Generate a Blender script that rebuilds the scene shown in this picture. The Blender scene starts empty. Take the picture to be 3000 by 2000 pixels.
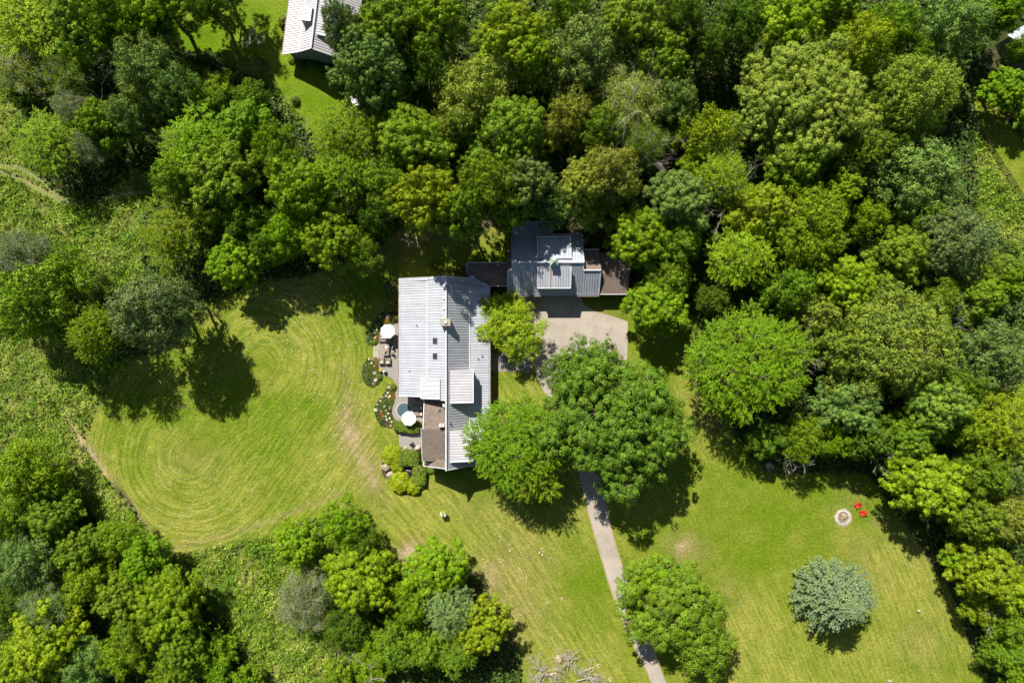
import bpy, math, random
import numpy as np
from mathutils import Vector, Matrix

# ------------------------------------------------------------ camera, sky, sun, exposure
S = bpy.context.scene
COL = S.collection
ALT = 125.0                      # flying height of the camera
PPM = 16.0                       # photo pixels (3000 wide) per metre on the ground
SUN_EL, SUN_AZ = math.radians(47), math.radians(-24)

cam_d = bpy.data.cameras.new('camera')
cam = bpy.data.objects.new('camera', cam_d)
COL.objects.link(cam)
cam.location = (0, 0, ALT)
cam.rotation_euler = (0, 0, 0)
cam_d.lens = 24; cam_d.sensor_width = 36
cam_d.clip_start = 0.5; cam_d.clip_end = 6000
S.camera = cam

wd = bpy.data.worlds.new('World'); S.world = wd; wd.use_nodes = True
nt = wd.node_tree
sky = nt.nodes.new('ShaderNodeTexSky'); sky.sky_type = 'NISHITA'; sky.sun_disc = False
sky.sun_elevation = SUN_EL; sky.sun_rotation = SUN_AZ
bg = nt.nodes['Background']; bg.inputs['Strength'].default_value = 0.05
nt.links.new(sky.outputs[0], bg.inputs['Color'])

sl = bpy.data.lights.new('sun', 'SUN'); sl.energy = 5.0; sl.angle = math.radians(0.53)
sl.color = (1.0, 0.95, 0.86)
sun = bpy.data.objects.new('sun', sl); COL.objects.link(sun)
sdir = Vector((math.sin(SUN_AZ)*math.cos(SUN_EL), math.cos(SUN_AZ)*math.cos(SUN_EL), math.sin(SUN_EL)))
sun.rotation_euler = sdir.to_track_quat('Z', 'Y').to_euler()
sun.location = sdir*200

vs = S.view_settings
vs.view_transform = 'Standard'; vs.look = 'None'; vs.gamma = 1.0; vs.exposure = 0.62
vs.use_curve_mapping = False

rng = np.random.default_rng(7)
random.seed(7)

# ------------------------------------------------------------ coordinates
def W(px, py, h=0.0):
    k = (ALT-h)/ALT/PPM
    return Vector(((px-1500)*k, (1000-py)*k, h))
K = 3000/2352.0
def F(x, y, h=0.0): return W(x*K, y*K, h)
def z1(x, y, h=0.0): return W(1050+x/2.24, 750+y/2.24, h)
def z2(x, y, h=0.0): return W(1350+x/4.125, 620+y/4.125, h)
def z3(x, y, h=0.0): return W(1070+x/7.126, 900+y/7.126, h)
def z4(x, y, h=0.0): return W(1070+x/4.126, 1080+y/4.126, h)
def z5(x, y, h=0.0): return W(780+x/3.732, y/3.732, h)
def z6(x, y, h=0.0): return W(2300+x/4.9, 1380+y/4.9, h)

# ------------------------------------------------------------ noise
def vnoise(x, y, scale, seed=0):
    x = np.asarray(x)/scale; y = np.asarray(y)/scale
    xi = np.floor(x).astype(np.int64); yi = np.floor(y).astype(np.int64)
    fx = x-xi; fy = y-yi
    fx = fx*fx*(3-2*fx); fy = fy*fy*(3-2*fy)
    def h(a, b):
        n = (a*374761393 + b*668265263 + seed*1442695041) & 0x7fffffff
        n = ((n ^ (n >> 13))*1274126177) & 0x7fffffff
        return ((n ^ (n >> 16)) & 0xffff)/65535.0
    return (h(xi, yi)*(1-fx)+h(xi+1, yi)*fx)*(1-fy)+(h(xi, yi+1)*(1-fx)+h(xi+1, yi+1)*fx)*fy
def fbm(x, y, scale, seed=0, o=4):
    v = 0; a = 0.5; t = 0
    for i in range(o):
        v = v+a*vnoise(x, y, scale/2**i, seed+i*17); t += a; a *= 0.5
    return v/t
def inpoly(x, y, poly):
    c = np.zeros(np.shape(x), bool); n = len(poly)
    for i in range(n):
        x1, y1 = poly[i][0], poly[i][1]; x2, y2 = poly[(i+1) % n][0], poly[(i+1) % n][1]
        if y1 == y2: continue
        m = ((y1 > y) != (y2 > y)) & (x < (x2-x1)*(y-y1)/(y2-y1)+x1)
        c ^= m
    return c
def segdist(x, y, pts):
    d = np.full(np.shape(x), 1e9)
    for a, b in zip(pts[:-1], pts[1:]):
        ax, ay, bx, by = a[0], a[1], b[0], b[1]
        t = np.clip(((x-ax)*(bx-ax)+(y-ay)*(by-ay))/max(1e-9, (bx-ax)**2+(by-ay)**2), 0, 1)
        d = np.minimum(d, np.hypot(x-ax-t*(bx-ax), y-ay-t*(by-ay)))
    return d
def ss(a, b, v):
    t = np.clip((v-a)/(b-a), 0, 1); return t*t*(3-2*t)

# ------------------------------------------------------------ materials
def newmat(name):
    m = bpy.data.materials.new(name); m.use_nodes = True
    return m, m.node_tree, m.node_tree.nodes['Principled BSDF']
def ramp(nt, fac, stops):
    r = nt.nodes.new('ShaderNodeValToRGB'); e = r.color_ramp.elements
    while len(e) < len(stops): e.new(0.5)
    for i, (p, c) in enumerate(stops):
        e[i].position = p; e[i].color = (*c, 1) if len(c) == 3 else c
    nt.links.new(fac, r.inputs[0]); return r.outputs[0]
def noise(nt, scale, detail=4, coord='Object', rough=0.6, vec=None, dist=0.0):
    n = nt.nodes.new('ShaderNodeTexNoise')
    n.inputs['Scale'].default_value = scale; n.inputs['Detail'].default_value = detail
    n.inputs['Roughness'].default_value = rough; n.inputs['Distortion'].default_value = dist
    if vec is None:
        if coord == 'World':
            g = nt.nodes.new('ShaderNodeNewGeometry'); vec = g.outputs['Position']
        else:
            g = nt.nodes.new('ShaderNodeTexCoord'); vec = g.outputs[coord]
    nt.links.new(vec, n.inputs['Vector']); return n.outputs['Fac']
def mixc(nt, fac, a, b, mode='MIX'):
    m = nt.nodes.new('ShaderNodeMix'); m.data_type = 'RGBA'; m.blend_type = mode
    for s, v in ((m.inputs[0], fac), (m.inputs[6], a), (m.inputs[7], b)):
        if hasattr(v, 'is_linked'): nt.links.new(v, s)
        elif isinstance(v, (int, float)): s.default_value = v
        else: s.default_value = (*v, 1)
    return m.outputs[2]
def math_(nt, op, a, b=0.0, c=0.0):
    m = nt.nodes.new('ShaderNodeMath'); m.operation = op
    for s, v in zip(m.inputs, (a, b, c)):
        if hasattr(v, 'is_linked'): nt.links.new(v, s)
        else: s.default_value = v
    return m.outputs[0]
def attr(nt, name):
    a = nt.nodes.new('ShaderNodeAttribute'); a.attribute_name = name; return a
def bump(nt, bs, h, strength=0.4, dist=0.05):
    b = nt.nodes.new('ShaderNodeBump'); b.inputs['Strength'].default_value = strength
    b.inputs['Distance'].default_value = dist
    nt.links.new(h, b.inputs['Height']); nt.links.new(b.outputs[0], bs.inputs['Normal'])
def simple(name, col, rough=0.7, metal=0.0, var=0.25, scale=3.0, bmp=0.0, objvar=0.0, spec=0.3, coord='World'):
    m, nt, bs = newmat(name)
    f = noise(nt, scale, 5, coord)
    lo = tuple(max(0, c*(1-var)) for c in col); hi = tuple(min(1, c*(1+var)) for c in col)
    c = ramp(nt, f, [(0.3, lo), (0.7, hi)])
    if objvar:
        oi = nt.nodes.new('ShaderNodeObjectInfo')
        k = math_(nt, 'MULTIPLY_ADD', oi.outputs['Random'], 2*objvar, 1-objvar)
        c = mixc(nt, 1.0, c, mk_grey(nt, k), 'MULTIPLY')
    nt.links.new(c, bs.inputs['Base Color'])
    bs.inputs['Roughness'].default_value = rough; bs.inputs['Metallic'].default_value = metal
    bs.inputs['Specular IOR Level'].default_value = spec
    if bmp: bump(nt, bs, noise(nt, scale*3, 4, coord), bmp, 0.03)
    return m
def mk_grey(nt, v):
    c = nt.nodes.new('ShaderNodeCombineColor')
    for i in range(3): nt.links.new(v, c.inputs[i])
    return c.outputs[0]

def foliage_mat(name='foliage', fixed=None, transl=0.13):
    m, nt, bs = newmat(name)
    out = nt.nodes['Material Output']
    if fixed: base = fixed
    else:
        oi = nt.nodes.new('ShaderNodeObjectInfo'); base = oi.outputs['Color']
    t = attr(nt, 'tint').outputs['Fac']
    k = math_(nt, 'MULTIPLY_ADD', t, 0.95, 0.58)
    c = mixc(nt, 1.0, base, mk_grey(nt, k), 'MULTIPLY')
    n = noise(nt, 0.55, 3, 'World', 0.7)
    warm = mixc(nt, 1.0, c, (1.14, 1.05, 0.6), 'MULTIPLY')
    hv = nt.nodes.new('ShaderNodeMath'); hv.operation = 'FRACT'; nt.links.new(math_(nt, 'MULTIPLY', t, 2.0), hv.inputs[0])
    c = mixc(nt, math_(nt, 'MULTIPLY', hv.outputs[0], 0.5), c, warm)
    yel = mixc(nt, 1.0, c, (1.12, 1.04, 0.75), 'MULTIPLY')
    blu = mixc(nt, 1.0, c, (0.90, 0.98, 1.1), 'MULTIPLY')
    c = mixc(nt, ramp(nt, n, [(0.35, (0, 0, 0)), (0.65, (1, 1, 1))]), blu, yel)
    nt.links.new(c, bs.inputs['Base Color'])
    bs.inputs['Roughness'].default_value = 0.5
    bs.inputs['Specular IOR Level'].default_value = 0.15
    tr = nt.nodes.new('ShaderNodeBsdfTranslucent')
    tc = mixc(nt, 1.0, c, (1.3, 1.35, 0.6), 'MULTIPLY')
    nt.links.new(tc, tr.inputs[0])
    mx = nt.nodes.new('ShaderNodeMixShader'); mx.inputs[0].default_value = transl
    nt.links.new(bs.outputs[0], mx.inputs[1]); nt.links.new(tr.outputs[0], mx.inputs[2])
    nt.links.new(mx.outputs[0], out.inputs['Surface'])
    return m
def carpet_mat(name, stops, scale=0.25, transl=0.2):
    m, nt, bs = newmat(name)
    out = nt.nodes['Material Output']
    c = ramp(nt, noise(nt, scale, 5, 'World', 0.65), stops)
    k = math_(nt, 'MULTIPLY_ADD', attr(nt, 'tint').outputs['Fac'], 0.9, 0.55)
    c = mixc(nt, 1.0, c, ramp(nt, noise(nt, scale*5, 4, 'World', .7), [(.35, (.62, .78, .5)), (.65, (1.35, 1.2, 1.4))]), 'MULTIPLY')
    c = mixc(nt, 1.0, c, mk_grey(nt, k), 'MULTIPLY')
    nt.links.new(c, bs.inputs['Base Color'])
    bs.inputs['Roughness'].default_value = 0.6; bs.inputs['Specular IOR Level'].default_value = 0.25
    tr = nt.nodes.new('ShaderNodeBsdfTranslucent'); nt.links.new(c, tr.inputs[0])
    mx = nt.nodes.new('ShaderNodeMixShader'); mx.inputs[0].default_value = transl
    nt.links.new(bs.outputs[0], mx.inputs[1]); nt.links.new(tr.outputs[0], mx.inputs[2])
    nt.links.new(mx.outputs[0], out.inputs['Surface'])
    return m

def metal_mat(name, col, stain=0.12):
    m, nt, bs = newmat(name)
    oi = nt.nodes.new('ShaderNodeObjectInfo')
    k = math_(nt, 'MULTIPLY_ADD', oi.outputs['Random'], 0.14, 0.93)
    n = noise(nt, 0.5, 6, 'World', 0.7)
    g = nt.nodes.new('ShaderNodeTexCoord'); mp = nt.nodes.new('ShaderNodeMapping')
    mp.inputs['Scale'].default_value = (9, 0.7, 1); nt.links.new(g.outputs['Object'], mp.inputs[0])
    st = noise(nt, 1.0, 4, vec=mp.outputs[0])
    c = ramp(nt, n, [(0.3, tuple(x*(1-stain) for x in col)), (0.7, tuple(x*(1+stain*.6) for x in col))])
    c = mixc(nt, ramp(nt, st, [(0.55, (0, 0, 0)), (0.85, (.22, .22, .22))]), c, tuple(x*.6 for x in col))
    c = mixc(nt, 1.0, c, mk_grey(nt, k), 'MULTIPLY')
    nt.links.new(c, bs.inputs['Base Color'])
    bs.inputs['Metallic'].default_value = 0.05; bs.inputs['Roughness'].default_value = 0.6; bs.inputs['Specular IOR Level'].default_value = 0.25
    return m

M = {}
M['leaf'] = foliage_mat()
M['bark'] = simple('bark', (0.16, 0.12, 0.09), 0.9, var=0.4, scale=4, bmp=0.5)
M['deadwood'] = simple('dead_wood', (0.42, 0.37, 0.33), 0.85, var=0.3, scale=5)
M['metal'] = metal_mat('galvanised_roof_metal', (0.49, 0.51, 0.555))
M['metal_blue'] = metal_mat('blue_grey_roof_metal', (0.42, 0.46, 0.52), 0.2)
M['metal_white'] = metal_mat('pale_roof_metal', (0.62, 0.60, 0.62))
M['seam'] = simple('seam_metal', (0.17, 0.165, 0.17), 0.6, 0.2, var=0.3, scale=2)
M['trim'] = simple('white_trim', (0.62, 0.62, 0.64), 0.5, var=0.1, scale=2)
M['rust'] = simple('rusty_gutter', (0.25, 0.19, 0.165), 0.7, var=0.4, scale=2)
M['wall'] = simple('cream_wall', (0.45, 0.41, 0.35), 0.85, var=0.12, scale=2)
M['wall_blue'] = simple('blue_grey_wall', (0.24, 0.29, 0.33), 0.85, var=0.2, scale=2)
M['glass'] = simple('window_glass', (0.03, 0.04, 0.05), 0.08, var=0.2, spec=0.8)
M['frame'] = simple('dark_frame', (0.12, 0.12, 0.13), 0.5)
M['framew'] = simple('white_frame', (0.6, 0.6, 0.6), 0.5)
M['chim'] = simple('chimney_stone', (0.42, 0.35, 0.26), 0.9, var=0.35, scale=6, bmp=0.5)
M['copper'] = simple('copper_patina', (0.34, 0.45, 0.36), 0.6, var=0.3, scale=3, coord='Object')
M['patio'] = simple('washed_concrete', (0.29, 0.265, 0.24), 0.9, var=0.12, scale=3, bmp=0.3)
M['boulder'] = simple('boulder_stone', (0.46, 0.37, 0.27), 0.9, var=0.35, scale=3, bmp=0.8, objvar=0.25)
M['slab'] = simple('stone_slab', (0.40, 0.37, 0.28), 0.9, var=0.2, scale=4, bmp=0.6, objvar=0.15)
M['whitecloth'] = simple('white_canvas', (0.80, 0.79, 0.78), 0.8, var=0.03, scale=2)
M['wicker'] = simple('brown_wicker', (0.22, 0.18, 0.14), 0.85, var=0.3, scale=30, bmp=0.5)
M['cushion'] = simple('taupe_cushion', (0.25, 0.20, 0.16), 0.9, var=0.1)
M['wood'] = simple('weathered_wood', (0.29, 0.23, 0.17), 0.85, var=0.35, scale=6, objvar=0.2)
M['black'] = simple('black_metal', (0.03, 0.03, 0.035), 0.5)
M['red'] = simple('red_plastic', (0.62, 0.045, 0.03), 0.6, var=0.22, scale=6)
M['firestone'] = simple('pale_fire_stone', (0.55, 0.50, 0.42), 0.9, var=0.25, scale=5, bmp=0.5, objvar=0.2)
M['ash'] = simple('ash', (0.27, 0.24, 0.21), 0.95, var=0.6, scale=2, bmp=0.4)
M['log'] = simple('split_log', (0.42, 0.30, 0.17), 0.9, var=0.4, scale=5, objvar=0.3)
M['terracotta'] = simple('terracotta', (0.28, 0.13, 0.07), 0.8)
M['mulch'] = simple('mulch', (0.075, 0.05, 0.035), 0.95, var=0.5, scale=6, bmp=0.8)
M['fence'] = simple('dark_fence_board', (0.035, 0.033, 0.03), 0.8, var=0.3, scale=5)
M['soffit'] = simple('soffit', (0.16, 0.14, 0.13), 0.9)

# shingles: colour by course and tab
def shingle_mat():
    m, nt, bs = newmat('brown_shingles')
    g = nt.nodes.new('ShaderNodeNewGeometry')
    v = nt.nodes.new('ShaderNodeTexVoronoi'); v.inputs['Scale'].default_value = 3.2
    nt.links.new(g.outputs['Position'], v.inputs['Vector'])
    n = noise(nt, 1.2, 5, 'World', 0.7)
    c1 = ramp(nt, v.outputs['Color'], [(0.0, (0.12, 0.086, 0.064)), (1.0, (0.26, 0.20, 0.155))])
    c = mixc(nt, ramp(nt, n, [(0.35, (0, 0, 0)), (0.7, (.7, .7, .7))]), c1, (0.21, 0.175, 0.148))
    nt.links.new(c, bs.inputs['Base Color']); bs.inputs['Roughness'].default_value = 0.95
    bump(nt, bs, noise(nt, 9, 3, 'World'), 0.4, 0.02)
    return m
M['shingle'] = shingle_mat()

# ------------------------------------------------------------ mesh helpers
class MB:
    def __init__(s): s.v = []; s.f = []; s.mi = []
    def add(s, vs_, fs, mi=0):
        o = len(s.v); s.v += [tuple(v) for v in vs_]; s.f += [tuple(i+o for i in f) for f in fs]; s.mi += [mi]*len(fs)
        return s
    def box(s, c, d, rz=0.0, mi=0, tilt=None):
        x, y, z = d[0]/2, d[1]/2, d[2]/2
        R = Matrix.Rotation(rz, 3, 'Z')
        if tilt: R = R @ Matrix.Rotation(tilt[1], 3, tilt[0])
        vs_ = [Vector(c)+R@Vector((a*x, b*y, e*z)) for e in (-1, 1) for a, b in ((-1, -1), (1, -1), (1, 1), (-1, 1))]
        return s.add(vs_, [(3, 2, 1, 0), (4, 5, 6, 7), (0, 1, 5, 4), (1, 2, 6, 5), (2, 3, 7, 6), (3, 0, 4, 7)], mi)
    def prism(s, top, thick, mi=0):
        n = len(top); t = [Vector(p) for p in top]; b = [p-Vector((0, 0, thick)) for p in t]
        area = sum(t[i].x*t[(i+1) % n].y-t[(i+1) % n].x*t[i].y for i in range(n))
        if area < 0: t.reverse(); b.reverse()
        fs = [tuple(range(n)), tuple(range(2*n-1, n-1, -1))]
        fs += [(i, n+i, n+(i+1) % n, (i+1) % n) for i in range(n)]
        return s.add(t+b, fs, mi)
    def tube(s, pts, rad, sides=6, mi=0):
        pts = [Vector(p) for p in pts]; n = len(pts); vs_ = []
        for i, p in enumerate(pts):
            d = (pts[min(i+1, n-1)]-pts[max(i-1, 0)]).normalized()
            u = d.orthogonal().normalized(); w = d.cross(u)
            r = rad[i] if isinstance(rad, (list, tuple)) else rad
            vs_ += [p+(u*math.cos(a)+w*math.sin(a))*r for a in (2*math.pi*k/sides for k in range(sides))]
        fs = [(i*sides+k, i*sides+(k+1) % sides, (i+1)*sides+(k+1) % sides, (i+1)*sides+k) for i in range(n-1) for k in range(sides)]
        fs += [tuple(range(sides-1, -1, -1)), tuple((n-1)*sides+k for k in range(sides))]
        return s.add(vs_, fs, mi)
    def lathe(s, c, prof, sides=16, mi=0):
        vs_ = []
        for r, z in prof:
            vs_ += [(c[0]+r*math.cos(2*math.pi*k/sides), c[1]+r*math.sin(2*math.pi*k/sides), c[2]+z) for k in range(sides)]
        n = len(prof)
        fs = [(i*sides+k, i*sides+(k+1) % sides, (i+1)*sides+(k+1) % sides, (i+1)*sides+k) for i in range(n-1) for k in range(sides)]
        fs += [tuple((n-1)*sides+k for k in range(sides)), tuple(range(sides-1, -1, -1))]
        return s.add(vs_, fs, mi)
    def mesh(s, name, mats, smooth=False):
        me = bpy.data.meshes.new(name); me.from_pydata(s.v, [], s.f)
        for m in (mats if isinstance(mats, (list, tuple)) else [mats]): me.materials.append(M[m] if isinstance(m, str) else m)
        me.polygons.foreach_set('material_index', s.mi)
        if smooth: me.polygons.foreach_set('use_smooth', [True]*len(s.f))
        me.update(); return me
    def build(s, name, mats, parent=None, smooth=False, local=False, bevel=0.0):
        return link(name, s.mesh(name, mats, smooth), parent, local, bevel)
def worldm(o):
    m = o.matrix_basis.copy()
    if o.parent: m = worldm(o.parent) @ o.matrix_parent_inverse @ m
    return m
def link(name, me, parent=None, local=False, bevel=0.0):
    o = bpy.data.objects.new(name, me); COL.objects.link(o)
    if parent:
        o.parent = parent
        if not local: o.matrix_parent_inverse = worldm(parent).inverted()
    if bevel:
        b = o.modifiers.new('bevel', 'BEVEL'); b.width = bevel; b.segments = 2
    return o
def tag(o, label, cat, group=None, kind=None):
    if label: o['label'] = label
    if cat: o['category'] = cat
    if group: o['group'] = group
    if kind: o['kind'] = kind
    return o
def thing(name, label, cat, loc=(0, 0, 0), rz=0.0, group=None):
    o = bpy.data.objects.new(name, None); COL.objects.link(o)
    o.location = loc; o.rotation_euler = (0, 0, rz); o.empty_display_size = 0.5
    return tag(o, label, cat, group)
def copytree(root, loc, rz=0.0, label=None):
    r = root.copy(); COL.objects.link(r); r.location = loc; r.rotation_euler = (0, 0, rz)
    if label: r['label'] = label
    for ch in list(root.children):
        c = ch.copy(); COL.objects.link(c); c.parent = r
        for g in ch.children:
            d = g.copy(); COL.objects.link(d); d.parent = c
    return r
def quads_mesh(name, V, mats, tint=None, Q=None):
    """V: (N*4,3) quad soup"""
    n = len(V)//4
    me = bpy.data.meshes.new(name)
    me.vertices.add(n*4); me.vertices.foreach_set('co', np.ascontiguousarray(V, np.float32).ravel())
    me.loops.add(n*4); me.loops.foreach_set('vertex_index', np.arange(n*4, dtype=np.int32))
    me.polygons.add(n); me.polygons.foreach_set('loop_start', np.arange(0, n*4, 4, dtype=np.int32))
    me.update(calc_edges=True)
    if tint is not None:
        a = me.attributes.new('tint', 'FLOAT', 'FACE'); a.data.foreach_set('value', tint.astype(np.float32))
    me.materials.append(M[mats] if isinstance(mats, str) else mats)
    return me
def leafquads(C, N, size, aspect, g, along=None):
    n = len(C)
    N = N/np.maximum(1e-6, np.linalg.norm(N, axis=1))[:, None]
    R = g.normal(size=(n, 3)) if along is None else along+g.normal(size=(n, 3))*0.35
    U = R-N*np.sum(R*N, axis=1)[:, None]; U /= np.maximum(1e-6, np.linalg.norm(U, axis=1))[:, None]
    Vv = np.cross(N, U)
    s = np.broadcast_to(np.asarray(size), (n,))[:, None]
    a = U*s; b = Vv*s*aspect
    return np.stack([C-a, C-a*0.1-b, C+a, C-a*0.1+b], axis=1).reshape(-1, 3)

# ------------------------------------------------------------ ground
def P2(l, f=F): return [f(x, y)[:2] for x, y in l]
LAWN = P2([(440,702),(500,690),(560,655),(700,640),(880,560),(930,520),(1180,515),(1180,640),(1400,640),(1440,690),(1610,720),(1570,830),(1610,900),(1690,1010),(1760,1080),(1990,1090),(2060,1170),(2130,1275),(2200,1400),(2262,1568),(2300,1660),(1190,1660),(1195,1500),(1150,1400),(1070,1290),(1000,1330),(920,1330),(870,1250),(800,1180),(700,1200),(640,1225),(480,1255),(400,1275),(365,1275),(340,1220),(300,1150),(240,1090),(160,990),(150,955),(190,1000),(240,900),(260,830),(430,790)])
LAWN2 = P2([(360,-60),(680,-60),(745,60),(745,170),(800,235),(785,290),(725,312),(690,262),(640,205),(612,150),(590,128),(520,125),(420,120),(395,60)])
LAWN3 = P2([(2235,215),(2290,240),(2352,330),(2480,480),(2480,640),(2352,470),(2290,370),(2240,290)])
MEAD = [P2([(-80,195),(50,225),(60,370),(130,440),(205,480),(290,400),(300,380),(460,465),(330,480),(330,620),(440,702),(430,790),(300,650),(205,700),(180,600),(60,540),(-80,540)]),
        P2([(-80,780),(100,770),(255,800),(240,900),(190,1000),(150,955),(240,1090),(350,1230),(365,1275),(250,1215),(120,1100),(80,1040),(-80,1030)]),
        P2([(365,1275),(400,1275),(480,1255),(640,1225),(760,1190),(800,1290),(790,1420),(760,1500),(740,1660),(560,1660),(560,1500),(520,1420),(380,1330)]),
        P2([(2236,295),(2290,370),(2352,470),(2480,640),(2480,760),(2352,600),(2240,480)]),
        P2([(-80,130),(90,180),(50,225),(-80,230)]),
        P2([(520,125),(590,128),(640,205),(690,262),(725,312),(700,300),(600,180),(500,140)])]
xs = np.concatenate([[-3000, -1200, -500, -250], np.arange(-112, 112.01, 0.42), [250, 500, 1200, 3000]])
ys = np.concatenate([[-3000, -1200, -500, -200], np.arange(-76, 76.01, 0.42), [200, 500, 1200, 3000]])
GX, GY = np.meshgrid(xs, ys)
gx = GX.ravel(); gy = GY.ravel()
wx = gx+(fbm(gx, gy, 5, 3)-.5)*3.0+(fbm(gx, gy, 1.2, 5)-.5)*1.2
wy = gy+(fbm(gx, gy, 5, 4)-.5)*3.0+(fbm(gx, gy, 1.2, 6)-.5)*1.2
def zones(x, y):
    lawn = inpoly(x, y, LAWN) | inpoly(x, y, LAWN2) | inpoly(x, y, LAWN3)
    mead = np.zeros(x.shape, bool)
    for p in MEAD: mead |= inpoly(x, y, p)
    return lawn, mead & ~lawn
lawn, mead = zones(wx*0.6+gx*0.4, wy*0.6+gy*0.4)
n1 = fbm(gx, gy, 14, 11); n2 = fbm(gx, gy, 4, 12); n3 = fbm(gx, gy, 1.3, 13)
def lerp(a, b, t): return np.asarray(a)[None, :]*(1-t[:, None])+np.asarray(b)[None, :]*t[:, None]
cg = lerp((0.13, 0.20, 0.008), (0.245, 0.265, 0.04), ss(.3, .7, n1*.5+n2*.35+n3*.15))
# dry / worn patches (photo px, radii)
dry = np.zeros(len(gx))
for (px, py, rx, ry, a) in [(1195,1625,46,36,1.35),(1215,1590,30,26,.8),(1040,1270,40,90,.6),(1075,1370,40,60,.6),(1440,1700,60,90,.75),(1530,1790,90,90,.6),(1560,1640,110,70,.35),
        (2010,1610,65,45,.85),(1990,1690,60,60,.4),(2050,1120,35,80,.7),(2110,1230,50,70,.5),(2580,1525,30,35,.7),(2680,1560,60,90,.45),(2510,1620,50,50,.4),(1400,1480,90,50,.35),
        (2000,1590,30,30,.6),(1800,915,70,22,.5),(2480,1470,60,60,.3),(2700,1880,80,80,.4),(860,860,60,50,.3),(560,1345,80,60,.35),(1500,1560,80,60,.4),(1090,1430,30,60,.4),
        (2560,1700,60,60,.35),(1440,1860,60,60,.4),(2130,1730,60,60,.35),(1370,660,80,40,1.0),(1200,700,90,50,.9),(1100,760,60,40,.5),(890,560,20,10,1.2),(1020,320,18,18,1.6),(1110,320,60,20,1.1),
        (1000,1255,30,60,.5),(560,815,30,15,.8),(530,1190,25,10,.8),(1655,1925,14,14,2.0),(1640,1990,40,30,.5)]:
    c = W(px, py); d = ((gx-c.x)/(rx/PPM))**2+((gy-c.y)/(ry/PPM))**2
    dry += a*np.exp(-d*1.1)
dry = .78*dry*(0.35+1.15*fbm(gx, gy, 2.2, 31))
def track(pts, w, a, seed):
    p = [W(x, y)[:2] for x, y in pts]
    d = segdist(gx+(n2-.5)*1.2, gy+(n1-.5)*1.2, p)
    return a*np.exp(-(d/(w/PPM))**2)*(0.35+1.1*fbm(gx, gy, 1.6, seed))
edge = track([(195,1235),(260,1330),(330,1430),(400,1520),(455,1610),(480,1625)], 20, 1.1, 41)
edge += track([(470,1615),(560,1590),(700,1555),(860,1500),(1000,1440)], 9, .5, 42)
edge += track([(1010,1090),(1020,1250),(1080,1380),(1130,1470)], 22, .4, 49)
dry = np.clip(dry+edge, 0, 1.3)
cl = cg*(1-np.clip(dry, 0, 1)[:, None])+lerp((.26, .215, .085), (.44, .34, .21), np.clip(dry-.45, 0, 1)*1.2)*np.clip(dry, 0, 1)[:, None]
trail = track([(-60,480),(60,520),(130,560),(170,585),(240,597),(330,570),(420,560),(480,580),(590,600)], 5, 1.2, 43)
trail += track([(-60,470),(60,488),(130,530),(165,570),(200,590)], 4, .9, 44)+track([(360,490),(420,530),(480,560),(545,598)], 5, .8, 45)
trail += track([(0,1180),(60,1190),(130,1205)], 4, .5, 46)
trail = np.clip(trail*.36, 0, 1)
cm = lerp((.09, .15, .015), (.22, .24, .06), ss(.3, .7, n2))
cm = cm*(1-trail[:, None])+np.array((.36, .32, .19))*trail[:, None]
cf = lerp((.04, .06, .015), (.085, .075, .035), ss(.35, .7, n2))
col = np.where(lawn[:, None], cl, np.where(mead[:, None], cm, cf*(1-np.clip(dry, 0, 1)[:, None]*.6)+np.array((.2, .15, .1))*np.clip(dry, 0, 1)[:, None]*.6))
# neighbour's lawn is greener
l2 = inpoly(gx, gy, LAWN2); col[l2 & lawn] *= np.array((.85, 1.02, .6))
# mowing coordinates
A1, A2 = W(560, 1340)[:2], W(770, 1060)[:2]
u = segdist(gx, gy, [A1, A2]); mc = ((A1[0]+A2[0])/2, (A1[1]+A2[1])/2)
v = np.arctan2(gy-mc[1], gx-mc[0])*18
right = gx > W(1110, 0).x
ang = math.radians(-62)+np.clip((gx-30)/60, -1, 1)*math.radians(8)
ux = -np.sin(math.radians(-60))*gx+np.cos(math.radians(-60))*gy+0.004*(gx-20)**2
vx = np.cos(math.radians(-60))*gx+np.sin(math.radians(-60))*gy
U = np.where(right, ux+200, u); Vc = np.where(right, vx, v)
stk = np.where(right, ss(.35, .6, n1)*.34+.10, ss(1.0, 4, u)*ss(34, 18, u)*(.55+.75*ss(.35, .6, n1)))
stk = np.where(lawn & ~l2, stk, 0)
gz = np.where(mead | ~lawn, (n2-.5)*.25, 0)*np.where((np.abs(gx) < 105), 1, 0)
V3 = np.stack([gx, gy, gz*0.0-0.02], 1)
nx, ny = len(xs), len(ys)
ii, jj = np.meshgrid(np.arange(nx-1), np.arange(ny-1)); a = (jj*nx+ii).ravel()
FQ = np.stack([a, a+1, a+1+nx, a+nx], 1)
me = bpy.data.meshes.new('ground')
me.vertices.add(len(V3)); me.vertices.foreach_set('co', V3.astype(np.float32).ravel())
me.loops.add(FQ.size); me.loops.foreach_set('vertex_index', FQ.astype(np.int32).ravel())
me.polygons.add(len(FQ)); me.polygons.foreach_set('loop_start', np.arange(0, FQ.size, 4, dtype=np.int32))
me.update(calc_edges=True)
ca = me.attributes.new('albedo', 'FLOAT_COLOR', 'POINT')
ca.data.foreach_set('color', np.concatenate([col, np.ones((len(col), 1))], 1).astype(np.float32).ravel())
for nm, arr in (('mowu', U), ('mowv', Vc), ('streak', stk)):
    at = me.attributes.new(nm, 'FLOAT', 'POINT'); at.data.foreach_set('value', arr.astype(np.float32))
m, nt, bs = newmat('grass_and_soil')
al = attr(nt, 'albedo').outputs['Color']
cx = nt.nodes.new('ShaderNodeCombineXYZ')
nt.links.new(attr(nt, 'mowu').outputs['Fac'], cx.inputs[0])
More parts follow.
